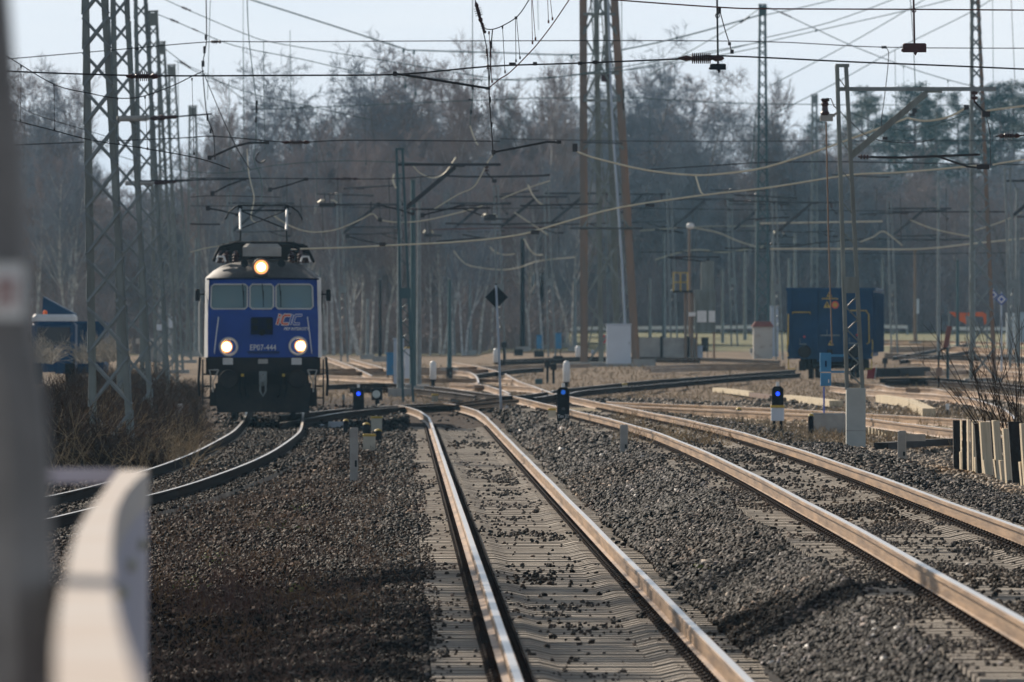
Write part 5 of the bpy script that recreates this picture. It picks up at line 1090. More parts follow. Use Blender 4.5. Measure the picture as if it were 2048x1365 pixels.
# hangers over the locomotive
wire('knotted hanging cable above the locomotive left of the pantograph',[(412,-8),(413,60),(412,90),(405,130),(406,150),(411,210),(416,240),(427,270),(430,320)],2.4,Z=225,beads=[(412,75,5,10),(409,100,5,14),(406,128,6,12),(415,235,4,14),(421,262,4,10)])
wire('slanting stay running down right from the knotted cable',[(408,148),(440,225),(470,290),(500,340)],1.8,Z=226)
wire('long hanging cable with beads above the pantograph',[(494,-8),(498,80),(511,190),(513,230),(511,280),(508,320),(520,350),(524,380),(522,410)],2.0,'wiregreen',Z=280,beads=[(513,215,4,22),(512,240,4,12),(514,205,4,8)])
wire('thin vertical wire above the locomotive roof',[(421,-8),(417,120),(415,200)],1.4,'wiregreen',Z=300); wire('thin vertical wire right of the long beaded cable',[(527,84),(528,200),(530,300)],1.4,'wiregreen',Z=300); wire('pale hanging tail in front of the pantograph',[(494,298),(498,350),(508,395),(502,430),(505,442),(516,446)],2.2,'wirelit',Z=275)
wire('black cable loop hanging just above the pantograph',[(519,303),(511,318),(520,326),(530,321)],3,Z=275)
# right side weights
def weight(label,px,py,w,h,top,Z,m):
    s=FPX/Z; r=empty('hanging_weight',W(px,py,Z),0,label,'weight'); b=MB(); b.bevbox((0,0,0),(w/s,w/s*.5,h/s),.015); b.bevbox((-.01,0,-h/s*.25),((w+2)/s,w/s*.52,h/s*.35),.01); b.build('block',M[m],r)
    b=MB(); b.tube([(0,0,h/s/2),(-2/s,0,(py-top)/s)],2/s,6); b.build('rod',M[m],r); b=MB(); b.cone((2/s,0,-h/s/2),(2/s,0,-h/s/2-6/s),4/s,1/s,6); b.build('bolt',M[m],r)
    b=MB(); b.tube([(math.cos(t)*4/s-1/s,0,(py-top)/s*.72+math.sin(t)*4/s) for t in [i*PI/4 for i in range(9)]],1.2/s,5); b.build('ring',M[m],r)
weight('large dark red slab weight hanging on a rod near the top right',1829,96,47,18,-8,130,'weight'); weight('smaller black slab weight hanging on a thin rod right of the tower',1436,134,32,12,-8,170,'black')
wire('thin slanting knuckled link above the ribbed insulator right of the tower',[(1438,16),(1450,60),(1459,88),(1464,107)],2.2,Z=150,beads=[(1439,22,6,12),(1459,88,6,6),(1464,104,7,8)])
wire('thin vertical wire behind the large red weight, running down to a dark clamp',[(1820,-8),(1826,70),(1830,160),(1833,205),(1829,225)],1.8,'wiregreen',Z=300,beads=[(1829,222,9,10),(1824,230,12,6)])
wire('thin loop of wire hanging from a small black clamp left of the red weight',[(1772,96),(1777,105),(1776,130),(1773,160),(1767,210),(1763,240),(1765,268)],1.8,Z=200,beads=[(1768,95,10,5),(1770,277,10,6)])
wire('faint vertical wire at the far right, from the top to the pines',[(2022,-8),(2026,80),(2030,172)],1.3,Z=400); wire('faint vertical wire right of the tower',[(1243,-8),(1244,100),(1246,190),(1248,240)],1.6,'wiregreen',Z=420,beads=[(1247,200,3,40)])
# sky diagonals
for i,(pts,Z,lab) in enumerate(((( (1522,32),(1600,16),(1700,-8)),525,'short guy rising right from the teal mast top'),(((1525,77),(1660,45),(1800,-6)),525,'guy line rising right, second from the teal mast top'),(((1525,86),(1806,23),(1930,-8)),525,'guy line rising right, third from the teal mast top'),(((1542,171),(1693,91),(1810,23),(1860,-8)),600,'long faint guy line rising right from the smaller cap mast side'),(((1540,232),(1668,168),(1800,95),(1933,29),(1995,-8)),600,'longest faint guy line rising right from the small grey lattice mast'),(((1530,14),(1560,25),(1631,58),(1700,90),(1807,132),(1896,160),(2000,186)),525,'guy line falling right from the teal mast top to the pines'),(((1518,18),(1480,45),(1420,80),(1300,150)),525,'guy with strain links falling left from the teal mast top'),(((1520,84),(1400,112),(1250,140)),525,'faint guy falling left from below the teal mast top'))):
    wire(lab,pts,1.8,'wiregreen',Z=Z,ins=[(1570,29,30,3,2,.9)] if i==5 else ([(1490,40,24,3,-1.6,1.1)] if i==6 else ()),drops=[((1807,132),(1807,200)),((1896,161),(1896,230)),((1632,60),(1632,62))] if i==5 else ())
# bright sunlit feeders
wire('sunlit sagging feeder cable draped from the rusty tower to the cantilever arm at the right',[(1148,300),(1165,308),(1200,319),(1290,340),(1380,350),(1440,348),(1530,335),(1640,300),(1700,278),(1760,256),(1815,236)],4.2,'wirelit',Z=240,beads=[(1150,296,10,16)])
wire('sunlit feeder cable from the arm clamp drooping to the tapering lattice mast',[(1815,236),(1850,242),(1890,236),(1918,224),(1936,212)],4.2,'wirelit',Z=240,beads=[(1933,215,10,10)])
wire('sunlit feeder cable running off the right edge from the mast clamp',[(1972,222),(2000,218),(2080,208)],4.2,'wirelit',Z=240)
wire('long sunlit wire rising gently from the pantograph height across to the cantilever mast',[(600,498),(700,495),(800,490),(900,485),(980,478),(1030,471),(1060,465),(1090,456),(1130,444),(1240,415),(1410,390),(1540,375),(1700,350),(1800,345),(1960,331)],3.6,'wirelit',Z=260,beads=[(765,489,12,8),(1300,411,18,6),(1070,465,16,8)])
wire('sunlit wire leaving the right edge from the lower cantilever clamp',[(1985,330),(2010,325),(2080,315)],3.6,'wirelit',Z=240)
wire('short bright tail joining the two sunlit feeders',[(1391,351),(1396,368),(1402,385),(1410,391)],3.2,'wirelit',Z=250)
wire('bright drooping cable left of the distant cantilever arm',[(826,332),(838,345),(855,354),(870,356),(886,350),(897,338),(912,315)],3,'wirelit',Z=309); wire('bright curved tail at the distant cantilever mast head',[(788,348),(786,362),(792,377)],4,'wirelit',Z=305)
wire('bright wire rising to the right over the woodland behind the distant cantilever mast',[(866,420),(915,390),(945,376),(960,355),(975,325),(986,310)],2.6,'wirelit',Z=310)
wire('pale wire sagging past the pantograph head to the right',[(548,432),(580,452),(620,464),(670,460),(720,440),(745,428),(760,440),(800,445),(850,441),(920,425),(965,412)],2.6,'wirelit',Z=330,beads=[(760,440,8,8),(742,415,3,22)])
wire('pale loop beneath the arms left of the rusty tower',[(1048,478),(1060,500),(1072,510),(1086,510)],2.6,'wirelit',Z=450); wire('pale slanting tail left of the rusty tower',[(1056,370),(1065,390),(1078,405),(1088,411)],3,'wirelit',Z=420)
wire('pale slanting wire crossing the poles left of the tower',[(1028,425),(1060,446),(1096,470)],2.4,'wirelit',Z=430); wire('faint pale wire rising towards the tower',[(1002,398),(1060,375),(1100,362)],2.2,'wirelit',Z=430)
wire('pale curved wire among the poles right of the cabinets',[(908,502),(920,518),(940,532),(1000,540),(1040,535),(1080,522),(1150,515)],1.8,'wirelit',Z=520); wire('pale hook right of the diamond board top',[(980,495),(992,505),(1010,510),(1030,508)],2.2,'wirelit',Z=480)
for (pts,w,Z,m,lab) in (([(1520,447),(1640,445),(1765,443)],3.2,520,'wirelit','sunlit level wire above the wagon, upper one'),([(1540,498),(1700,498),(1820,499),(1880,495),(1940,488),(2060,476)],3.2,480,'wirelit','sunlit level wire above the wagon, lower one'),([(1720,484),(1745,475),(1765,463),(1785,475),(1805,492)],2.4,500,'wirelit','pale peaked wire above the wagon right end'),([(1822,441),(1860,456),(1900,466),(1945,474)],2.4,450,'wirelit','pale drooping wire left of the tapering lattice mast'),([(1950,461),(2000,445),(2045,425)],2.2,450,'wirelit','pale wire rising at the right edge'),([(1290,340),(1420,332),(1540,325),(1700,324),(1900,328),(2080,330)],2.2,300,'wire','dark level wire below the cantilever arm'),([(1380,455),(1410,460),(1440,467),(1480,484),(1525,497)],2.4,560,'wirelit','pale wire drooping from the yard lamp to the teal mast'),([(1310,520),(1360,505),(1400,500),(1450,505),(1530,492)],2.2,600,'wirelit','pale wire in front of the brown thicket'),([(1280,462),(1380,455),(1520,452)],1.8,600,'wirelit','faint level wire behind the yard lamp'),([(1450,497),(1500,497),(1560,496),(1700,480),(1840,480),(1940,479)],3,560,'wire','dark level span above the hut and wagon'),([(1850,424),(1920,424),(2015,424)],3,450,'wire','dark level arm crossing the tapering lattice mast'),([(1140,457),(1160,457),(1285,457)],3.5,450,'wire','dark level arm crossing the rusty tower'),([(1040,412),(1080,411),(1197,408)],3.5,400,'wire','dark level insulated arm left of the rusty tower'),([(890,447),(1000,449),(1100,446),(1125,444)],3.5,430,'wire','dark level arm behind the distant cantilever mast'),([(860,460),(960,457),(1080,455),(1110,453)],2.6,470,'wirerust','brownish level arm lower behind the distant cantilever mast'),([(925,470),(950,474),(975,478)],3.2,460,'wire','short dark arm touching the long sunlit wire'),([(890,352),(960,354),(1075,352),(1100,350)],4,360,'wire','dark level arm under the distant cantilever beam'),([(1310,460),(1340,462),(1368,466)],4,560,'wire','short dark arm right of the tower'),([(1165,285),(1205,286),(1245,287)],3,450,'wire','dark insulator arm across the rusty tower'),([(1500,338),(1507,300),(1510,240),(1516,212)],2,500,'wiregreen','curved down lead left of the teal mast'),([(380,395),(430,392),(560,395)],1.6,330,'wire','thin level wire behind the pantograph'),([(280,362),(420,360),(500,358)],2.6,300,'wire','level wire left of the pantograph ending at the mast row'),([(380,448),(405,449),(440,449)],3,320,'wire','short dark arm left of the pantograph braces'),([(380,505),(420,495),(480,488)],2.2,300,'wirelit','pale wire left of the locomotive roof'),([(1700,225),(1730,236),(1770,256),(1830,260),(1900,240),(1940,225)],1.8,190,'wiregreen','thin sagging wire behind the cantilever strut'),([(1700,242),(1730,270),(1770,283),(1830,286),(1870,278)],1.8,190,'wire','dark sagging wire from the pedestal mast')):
    wire(lab,pts,w,m,Z=Z)
random.seed(21)
for k in range(16):
    x=random.choice((random.uniform(560,1140),random.uniform(1290,2030))); y=random.uniform(340,440); Z=random.uniform(380,560)
    wire('thin dark hanger wire in the tangle of far overhead lines',[(x,y),(x+random.uniform(-3,3),y+random.uniform(40,110))],1.6,'wire',Z=Z,straight=True,group='hanger wires of the far overhead lines')
for k in range(16):
    x=random.choice((random.uniform(620,1120),random.uniform(1290,2000))); y=random.uniform(345,520); Z=random.uniform(380,600); L=random.uniform(50,130)
    wire('short level insulated arm in the tangle of far overhead lines',[(x,y),(x+L,y+random.uniform(-8,8))],2.8,'wire',Z=Z,straight=True,group='short arms of the far overhead lines',ins=[(x+L*.3,y,16,4)])
for (x,y0,y1) in((486,-8,260),(340,160,300),(356,120,330),(580,60,200),(632,225,420),(1075,-8,60),(1185,-8,150),(1790,100,250),(1985,-8,200),(458,160,400)):
    wire('very thin vertical wire against the sky, held by the upper span cables',[(x,y0),(x+2,y1)],1.2,'wiregreen',Z=420,straight=True,group='very thin vertical wires')
wire('level span cable across the wood at pantograph height',[(380,412),(640,414),(900,418),(1180,416),(1500,420),(1960,424)],1.6,'wire',Z=520)
wire('level span cable just above the brown thicket, right of the tower',[(1280,505),(1500,503),(1800,508),(2080,505)],1.6,'wire',Z=560)
wire('second faint catenary sagging from the lattice row over the locomotive',[(200,300),(300,330),(400,345),(470,345),(560,330),(700,322),(900,330)],1.5,'wiregreen',Z=330)
for (px,py,Z,lab,w) in((655,410,330,'black section insulator with pale arcs hanging right of the pantograph',16),(980,438,420,'section insulator with pale arcs left of the rusty tower',12),(857,471,470,'tiny section insulator behind the distant mast',8),(1557,473,560,'section insulator with pale arcs above the hut',9)):
    s=FPX/Z; r=empty('section_insulator',W(px,py,Z),0,lab,'insulator'); b=MB(); b.bevbox((0,0,0),(2*w/s,.3,7/s),.01); b.tube([(w/s,0,0),(3.4*w/s,0,-1/s)],1.6/s,5); b.tube([(-5/s,0,4/s),(-6/s,0,26/s)],1/s,4); b.tube([(5/s,0,4/s),(4/s,0,26/s)],1/s,4); b.build('body',M['wire'],r)
    for k in(-1,1): b=MB(); b.tube([(k*6/s,0,9/s),(k*w*.8/s,0,9/s),(k*w*1.2/s,0,4/s)],1.8/s,5); b.build('arc_horn',M['wirelit'],r)
# insulated pipes on the lattice mast row (tension gear)
for (x0,x1,py,Z,lab) in((233,300,238,255,'grey tensioning cylinder on the second lattice mast'),(250,308,367,308,'grey tensioning cylinder on the third lattice mast')):
    s=FPX/Z; r=empty('tension_cylinder',W(x0,py,Z-.5),0,lab,'tensioner'); L=(x1-x0)/s; b=MB(); b.lathe((0,0,0),(1,0,.02),[(0,.03),(.02,.07),(L*.9,.075),(L*.95,.05),(L,.03)],12); b.build('cylinder',M['oldconc'],r,smooth=False)
    b=MB(); b.lathe((L,0,.01),(1,0,.06),[(0,.03),(.1,.07),(.2,.05),(.3,.075),(.4,.04),(.62,.05),(.66,.02)],8); b.build('insulator',M['insul'],r); b=MB(); b.tube([(L+.6,0,.05),(L+1.5,0,.12)],.02,5); b.build('rod',M['wire'],r)
wire('black insulated rod leaving the right edge near the tapering lattice mast',[(1990,273),(2015,272),(2060,271)],3,Z=180,ins=[(2018,272,44,9)])

# ------------------------------------------------------------------ foreground: pillar, railing, platform
def foreground():
    b=MB(); b.bbox((-9,-6,-.4),(-.02,33,.75)); o=b.build('platform',M['oldconc']); tag(o,kind='structure')
    # concrete pillar with a white notice band and a thicker foot
    Z=17.0; s=FPX/Z; r=empty('concrete_pillar',(-.95,Z,.75),0,'blurred grey concrete pillar with a white and red notice at the left edge','pillar')
    xr=lambda px:(px-CX)/s+.95; zz=lambda py:EYE-(py-HY)/s-.75
    b=MB(); V=[];R=[(-.30,0),(17,0)]
    prof=[(1700,112),(1365,108),(1150,104),(900,96),(800,88),(720,80),(700,62),(640,56),(300,36),(0,12),(-500,-20)]
    prof=[(1700,112),(1365,108),(1150,104),(900,95),(800,86),(730,74),(690,62),(640,56),(300,38),(0,14),(-500,-20)]
    n=8
    for (py,px) in prof:
        x1=xr(px); w=.20+max(0,(x1-xr(56)))
        for (a,c) in((x1,-.10),(x1,.10),(x1-.05,.16),(x1-w+.0,.16),(x1-w-.05,.10),(x1-w-.05,-.10),(x1-w,-.16),(x1-.05,-.16)): V.append((a,c,zz(py)))
    F=[(i*n+k,i*n+(k+1)%n,(i+1)*n+(k+1)%n,(i+1)*n+k) for i in range(len(prof)-1) for k in range(n)]; b.add(V,F); b.build('shaft',mat('dark_blurred_concrete',(.30,.285,.27),.9,0,.35,5,bump=.3),r)
    b=MB(); b.bbox((xr(-60),-.19,zz(638)),(xr(58),-.175,zz(530))); nb=b.build('notice',M['white'],r); 
    b=MB(); 
    for px in(4,19,36): b.bbox((xr(px),-.196,zz(615)),(xr(px+6),-.192,zz(560)))
    b.bbox((xr(2),-.196,zz(566)),(xr(44),-.192,zz(558))); b.build('red_lettering',mat('faded_red_letters',(.42,.16,.15),.7),nb)
    # white railing running away from the platform edge
    r=empty('platform_railing',(0,0,0),0,'blurred white railing, tinted sunlit cream and shade lavender, running away along the platform edge at the lower left','railing')
    pts=[(30.0,298,240),(27.9,272,222),(25.8,250,205),(23.3,232,178),(21.0,225,155),(19.1,222,143),(17.5,222,134),(16,226,122),(14.5,236,114),(13.2,252,110),(11.9,276,112),(10.6,300,116),(9,330,110)]
    top=[];bot=[];b=MB(); V=[]
    for (Z,xr_,xl_) in pts:
        k=Z/FPX; V+=[((xl_-CX)*k,Z,1.9),((xr_-CX)*k,Z,1.9),((xr_-CX)*k,Z,1.80),((xl_-CX)*k,Z,1.80)]
    n=4; F=[(i*n+k,i*n+(k+1)%n,(i+1)*n+(k+1)%n,(i+1)*n+k) for i in range(len(pts)-1) for k in range(n)]+[(0,3,2,1)]; b.add(V,F); b.build('handrail',mat('sunlit_white_handrail',(.50,.41,.34),.6,0,.12,2,col2=(.56,.53,.50)),r)  # white rail tinted cream, warm sunlight put into its colour
    shade_lav=mat('shade_tinted_white_bars',(.42,.40,.47),.6,0,.1,4)  # white bars tinted lavender, their shade put into the colour
    b=MB(); V=[]
    for (Z,xr_,xl_) in pts:
        k=Z/FPX; x=(xr_-CX)*k-.004; V+=[(x,Z,1.80),(x,Z,.95),(x-.03,Z,.95),(x-.03,Z,1.80)]
    b.add(V,F); b.build('side_panel',shade_lav,r)
    for i,(Z,xr_,xl_) in enumerate(pts[::3]):
        k=Z/FPX; x=(xr_-CX)*k-.03; b=MB(); b.bbox((x-.05,Z-.03,.75),(x+.01,Z+.03,1.80)); b.build('post',shade_lav,r)
    for (px,py,Z) in((262,1130,26.5),(243,1185,24),(283,1090,28.5)):
        b=MB(); q=W(px,py,Z); k=[p for p in pts if abs(p[0]-Z)<1.6][0]; b.lathe((q.x,Z,q.z),(0,-1,.0),[(-.01,.012),(.01,.018),(.03,.012)],8); b.build('knob',M['cream'],r)
    b=MB(); k=30/FPX; b.bbox(((60-CX)*k,29.97,EYE-(966-HY)*k),((236-CX)*k,30.03,EYE-(938-HY)*k)); tag(b.build('cross_rail',shade_lav),'short pale horizontal rail, tinted lavender for shade, between the blurred pillar and the railing','rail')
foreground()
# ------------------------------------------------------------------ trees
def bare_tree_proto(name,h,seed,barkm,twigm,spread=.5,up=.5,nb=15,trunks=1,first=.25,dense=1.0,tw=.017):
    rd=random.Random(seed); T=MB(); C=MB()
    def seg3(mb,a,c,ra,rb,n=3):
        d=(c-a); 
        if d.length<1e-5: return
        d.normalize(); u=d.orthogonal().normalized(); w=d.cross(u); k=len(mb.v)
        for (p,r) in((a,ra),(c,rb)):
            for i in range(n):
                t=2*PI*i/n; q=p+(u*math.cos(t)+w*math.sin(t))*r; mb.v.append((q.x,q.y,q.z))
        for i in range(n): mb.f.append((k+i,k+(i+1)%n,k+n+(i+1)%n,k+n+i)); mb.m.append(0)
    def grow(a,d,L,r,lev):
        n=4 if lev<2 else (3 if lev==2 else 2); pts=[a]; dirs=[d]
        for i in range(n):
            d=(d+Vector((rd.gauss(0,.13),rd.gauss(0,.13),rd.gauss(.05*up if lev<3 else -.02,.08)))).normalized(); a=a+d*(L/n); pts.append(a); dirs.append(d)
        mb=T if lev<2 else C; r1=r*(.35 if lev>0 else .25)
        for i in range(n):
            seg3(mb,pts[i],pts[i+1],r+(r1-r)*i/n,r+(r1-r)*(i+1)/n,5 if lev==0 else 3)
        if lev>=4: return
        cnt={0:nb,1:int(7*dense),2:int(6*dense),3:int(5*dense)}[lev]
        for k in range(cnt):
            t=(first+(1-first)*(k+rd.random()*.8)/cnt) if lev==0 else rd.uniform(.15,1)
            t=min(t,.999); i=int(t*n); q=pts[i].lerp(pts[i+1],t*n-i); dd=dirs[min(i+1,n)]
            az=rd.uniform(0,2*PI); side=dd.orthogonal().normalized(); side=Matrix.Rotation(az,3,dd)@side
            sp=spread*(1.0 if lev==0 else 1.15); nd=(dd*(1-sp*.75)+side*sp+Vector((0,0,.22*up))).normalized()
            LL={0:L*(.42-.22*t)*rd.uniform(.8,1.25),1:L*.45*rd.uniform(.7,1.2),2:L*.5*rd.uniform(.7,1.2),3:L*.6*rd.uniform(.7,1.2)}[lev]
            rr={0:r*.30*(1.15-.6*t),1:r*.4,2:max(tw*1.1,r*.45),3:tw}[lev]
            grow(q,nd,LL,rr,lev+1)
    for k in range(trunks):
        d=Vector((rd.gauss(0,.05)+(.12*(k-(trunks-1)/2)),rd.gauss(0,.05),1)).normalized(); grow(Vector((.3*k,0,-.3)),d,h*(1-.08*k),h*.0125,0)
    r=empty(name,(0,-500,0)); T.build('trunk',barkm,r); C.build('crown',twigm,r); return r
def pine_proto(h,seed):
    rd=random.Random(seed); T=MB(); C=MB(); T.tube([(0,0,-.3),(.1,0,h*.4),(-.05,.05,h*.75),(0,0,h*.97)],[h*.013,h*.011,h*.007,.02],6)
    for k in range(34):
        t=.45+.55*k/34; z=h*t; L=h*.20*(1.05-t)**.55*rd.uniform(.55,1.25); az=rd.uniform(0,2*PI); d=Vector((math.cos(az),math.sin(az),rd.uniform(.05,.45))); e=Vector((0,0,z))+d*L; T.tube([(0,0,z),e],[.06,.02],4)
        for j in range(5):
            c=Vector((0,0,z)).lerp(e,rd.uniform(.45,1.1)); R=rd.uniform(.35,.8)
            for q in range(40):
                o=Vector((rd.gauss(0,1),rd.gauss(0,1),rd.gauss(0,.55)))*R*.5; p=c+o; a=Vector((rd.gauss(0,1),rd.gauss(0,1),rd.gauss(.3,1))).normalized()*.17; b2=a.orthogonal().normalized()*.035
                C.add([p-b2,p+b2,p+a],[(0,1,2)])
    r=empty('pine_tree',(0,-500,0)); T.build('trunk',M['bark'],r); C.build('crown',M['needle'],r); return r
PR=[bare_tree_proto('bare_tree',15,1,M['bark'],M['twig'],.55,.6,18,1,.22,1.15),
    bare_tree_proto('bare_tree',15,2,M['bark'],M['twig'],.62,.5,17,2,.2,1.1),
    bare_tree_proto('bare_tree',15,3,M['bark'],M['twigr'],.5,.8,20,1,.18,1.15),
    bare_tree_proto('birch_tree',15,4,M['birch'],M['twigr'],.42,.9,18,1,.35,1.05,.014),
    bare_tree_proto('birch_tree',15,5,M['birch'],M['twig'],.45,.8,17,2,.35,1.05,.014),
    bare_tree_proto('bare_tree',15,6,M['bark'],M['twigr'],.7,.35,22,1,.12,1.2)]
PP=[pine_proto(15,21),pine_proto(15,22)]
ALL=[]
# silhouette of the wood in picture terms: (x pixel, y pixel of the tree tops)
SIL=[(-60,260),(40,245),(110,250),(180,330),(240,370),(300,385),(360,390),(420,380),(470,330),(520,350),(575,300),(640,255),(690,385),(730,330),(790,200),(850,215),(900,315),(960,300),(1010,280),(1060,285),(1130,250),(1180,285),(1240,250),(1290,220),(1340,235),(1400,285),(1460,280),(1520,255),(1580,262),(1640,265),(1700,275),(1760,290),(1850,300),(2000,300),(2110,290)]
def sil(px): return interp(SIL,px)
used=set()
def place_tree(kind,px,Z,topy,lab=None,grp='bare trees of the wood behind the yard',wscale=1.0):
    proto=(PR+PP)[kind]; x=(px-CX)/FPX*Z; z=GH(x,Z) if Z<1200 else 8.5; H=EYE-(topy-HY)/FPX*Z-z; 
    if kind in used: o=copy_tree(proto)
    else: o=proto; used.add(kind)
    o.location=(x,Z,z-.1); sc=H/(15.4 if kind<6 else 14.6); o.scale=(sc*wscale,sc*wscale,sc); o.rotation_euler=(0,0,random.uniform(0,2*PI))
    side='left of the locomotive' if px<400 else ('behind the locomotive' if px<700 else ('between the locomotive and the rusty tower' if px<1160 else ('right of the rusty tower' if px<1560 else 'behind the wagon and the right of the yard')))
    base={0:'grey-brown bare tree in the wood',1:'forked grey bare tree in the wood',2:'reddish upright bare tree in the wood',3:'slim pale-barked birch in the wood',4:'forked pale-barked birch in the wood',5:'broad reddish bare tree in the wood',6:'dark green pine above the bare wood',7:'dark green pine standing over the wood'}[kind]
    o['label']=(lab or base+' '+side); o['category']='tree'; o['group']=grp if kind<6 else 'pines above the bare wood'
    return o
random.seed(5)
for row,(Z,step,kinds,drop) in enumerate(((585,68,(3,0,4,2),170),(625,66,(0,5,1,2),80),(670,66,(0,1,2,5),50),(730,62,(0,1,5,2),45),(800,56,(0,5,2,1),60),(880,52,(5,0,1,2),75))):
    px=-60+row*17
    while px<2110:
        if px>1130 and Z<700: px+=step; continue
        top=sil(px)+drop*random.uniform(.3,1.2)+random.uniform(0,40)
        if px>1650: top+=10
        place_tree(random.choice(kinds),px,Z+random.uniform(-14,14),top,wscale=random.uniform(.9,1.25)); px+=step*random.uniform(.75,1.25)
# marked treetops
for (px,top,k,ws,Z) in((80,190,5,.9,600),(120,205,0,.8,590),(465,235,1,.6,600),(630,203,0,1.15,610),(655,212,1,1.0,620),(790,158,5,.95,600),(815,165,0,1.0,605),(865,172,5,.85,620),(760,215,1,.9,610),(1128,165,2,.7,620),(1290,158,1,1.1,610),(1320,175,5,.9,620),(1250,200,0,.8,610),(1360,200,0,.8,640),(1430,215,2,.8,640),(1045,205,0,.8,620),(990,215,1,.8,620),(45,198,2,.8,600),(150,225,3,.8,600),(500,262,1,.7,600),(430,275,3,.6,590),(385,300,1,.6,590),(580,225,2,.7,600),(775,190,0,.8,600),(840,160,2,.7,605),(925,235,3,.7,590),(1085,190,3,.6,600),(1170,190,1,.8,600),(1390,215,1,.7,600),(1480,235,3,.8,600),(1600,235,1,.8,600)):
    place_tree(k,px,Z+(120 if px>1130 else 0),top,wscale=ws)
for (px,top,Z) in((668,300,560),(700,340,565),(720,400,560),(742,430,560),(860,420,560),(930,440,556),(1270,430,720),(1110,520,580),(560,360,560),(600,330,562),(620,380,566),(655,345,570),(685,420,556),(722,330,572),(770,360,566),(800,330,575),(838,370,560),(885,340,568),(905,390,562),(958,350,566),(985,400,572),(1035,340,575),(1060,400,566),(1085,350,570),(1140,380,575),(430,340,565),(345,380,570),(300,400,572),(120,330,566),(70,360,570),(1310,420,725),(1380,400,728),(1465,410,722),(1600,400,728),(1800,420,724),(1900,400,730),(2000,420,726)): place_tree(3 if px%3 else 4,px,Z,top,wscale=.8,lab='pale-trunked birch at the edge of the wood'+(' behind the locomotive' if px<700 else ' right of the locomotive' if px<1100 else ' near the rusty tower'))
for (px,top,k,ws) in((1735,188,6,.9),(1725,205,7,1.0),(1830,178,7,.9),(1845,195,6,.9),(1873,196,6,.6),(1915,193,7,.65),(2000,182,6,1.0),(2025,175,7,1.2),(1985,200,7,1.0),(2060,175,6,1.2),(1790,240,7,1.2),(1870,235,6,1.3),(1940,225,7,1.3),(1780,236,6,1.0),(1700,255,7,.9),(1018,200,6,.5),(1632,238,7,.7),(480,330,7,.8)):
    place_tree(k,px,random.uniform(840,900),top,wscale=ws*1.15)
# unseen trees added left of the line to cast shade over the near ballast
for (x,Z,h,k) in ((-10.5,86,12,6),(-12.5,95,14,7),(-9.6,99,15,6),(-13.5,112,14,5),(-11,124,13,0),(-9.4,78,10,7),(-15,104,17,6),(-9.2,90,11,7),(-11.2,105,15,7),(-10.4,80,12,6),(-8.9,84,9,6),(-10.2,113,13,7),(-12,120,16,6),(-9.8,106,11,7)):
    o=copy_tree((PR+PP)[k]); o.location=(x,Z,GH(x,Z)); sc=h/15; o.scale=(sc,sc,sc); o.rotation_euler=(0,0,x*3)
    o['label']='unseen tree added left of the line to shade the near ballast'; o['category']='tree'; o['group']='added unseen trees shading the near ballast'
for p,k in zip(PR+PP,range(8)):
    if k not in used:
        for c in list(p.children): bpy.data.objects.remove(c)
        bpy.data.objects.remove(p)
# ------------------------------------------------------------------ thickets, grass, stalks (uncountable)
def stems(name,label,cat,region,n,hr,matl,r=.012,lean=.5,seg=3,fork=2,off=0.0):
    """region() -> (x,Z,scale)"""
    V=[];F=[];c=0
    def tri(p,q,rr,r2):
        nonlocal c
        d=(q-p).normalized(); u=d.orthogonal().normalized(); w=d.cross(u)
        for a,R in((p,rr),(q,r2)):
            for i in range(3): t=2.094*i; V.append(tuple(a+(u*math.cos(t)+w*math.sin(t))*R))
        for i in range(3): F.append((c+i,c+(i+1)%3,c+3+(i+1)%3,c+3+i))
        c+=6
    for k in range(n):
        x,Z,s=region(); h=random.uniform(*hr)*s; p=Vector((x,Z,GH(x,Z)-.03+off)); d=Vector((random.gauss(0,lean),random.gauss(0,lean),1)).normalized(); pts=[p]
        for i in range(seg):
            d=(d+Vector((random.gauss(0,.22),random.gauss(0,.22),random.gauss(-.05,.15)))).normalized(); p=p+d*h/seg; pts.append(p); tri(pts[-2],p,r*(1-i/seg*.6),r*(1-(i+1)/seg*.6))
        for j in range(fork):
            i=random.randint(1,seg-1) if seg>1 else 0; q=pts[i]; d2=(d+Vector((random.gauss(0,.7),random.gauss(0,.7),random.gauss(.1,.4)))).normalized(); tri(q,q+d2*h*.35,r*.6,r*.3)
    me=bpy.data.meshes.new(name); me.from_pydata(V,[],F); me.materials.append(matl); o=bpy.data.objects.new(name,me); COL.objects.link(o); return tag(o,label,cat,kind='stuff')
def reg(px0,px1,Z0,Z1,env=None):
    def f():
        Z=random.uniform(Z0,Z1); px=random.uniform(px0,px1); s=1.0
        if env: s=env(px,Z)
        return ((px-CX)/FPX*Z,Z,s)
    return f
random.seed(9)
stems('woodland_undergrowth','tangled brown undergrowth along the foot of the wood','undergrowth',lambda:(lambda px,Z:(((px-CX)/FPX*Z),Z,.75+.6*abs(math.sin(px*.011))+(.7 if 1250<px<1620 else 0)))(*(lambda q:(q,random.uniform(570,660) if q<1120 else random.uniform(712,770)))(random.uniform(-60,2120))),17000,(1.6,3.6),M['twigr'],.028,.35)
stems('grey_scrub','denser grey scrub and saplings inside the wood','undergrowth',reg(-60,2120,720,880,lambda px,Z:1.0),15000,(3.0,8.0),M['twig'],.03,.2,4,4)
stems('bramble_thicket','dark brown bramble thicket on the bank at the left','thicket',reg(90,318,200,248,lambda px,Z:(1.45 if px<170 else 1.15 if px<230 else .8 if px<280 else .5)),13000,(.4,1.15),M['brush'],.010,.55,4,3)
stems('bramble_tips','tan dead grass and bramble tips through the dark thicket at the left','grass',reg(95,400,198,250,lambda px,Z:(1.3 if px<230 else .7)),1500,(.5,1.2),M['straw'],.006,.5,3,2)
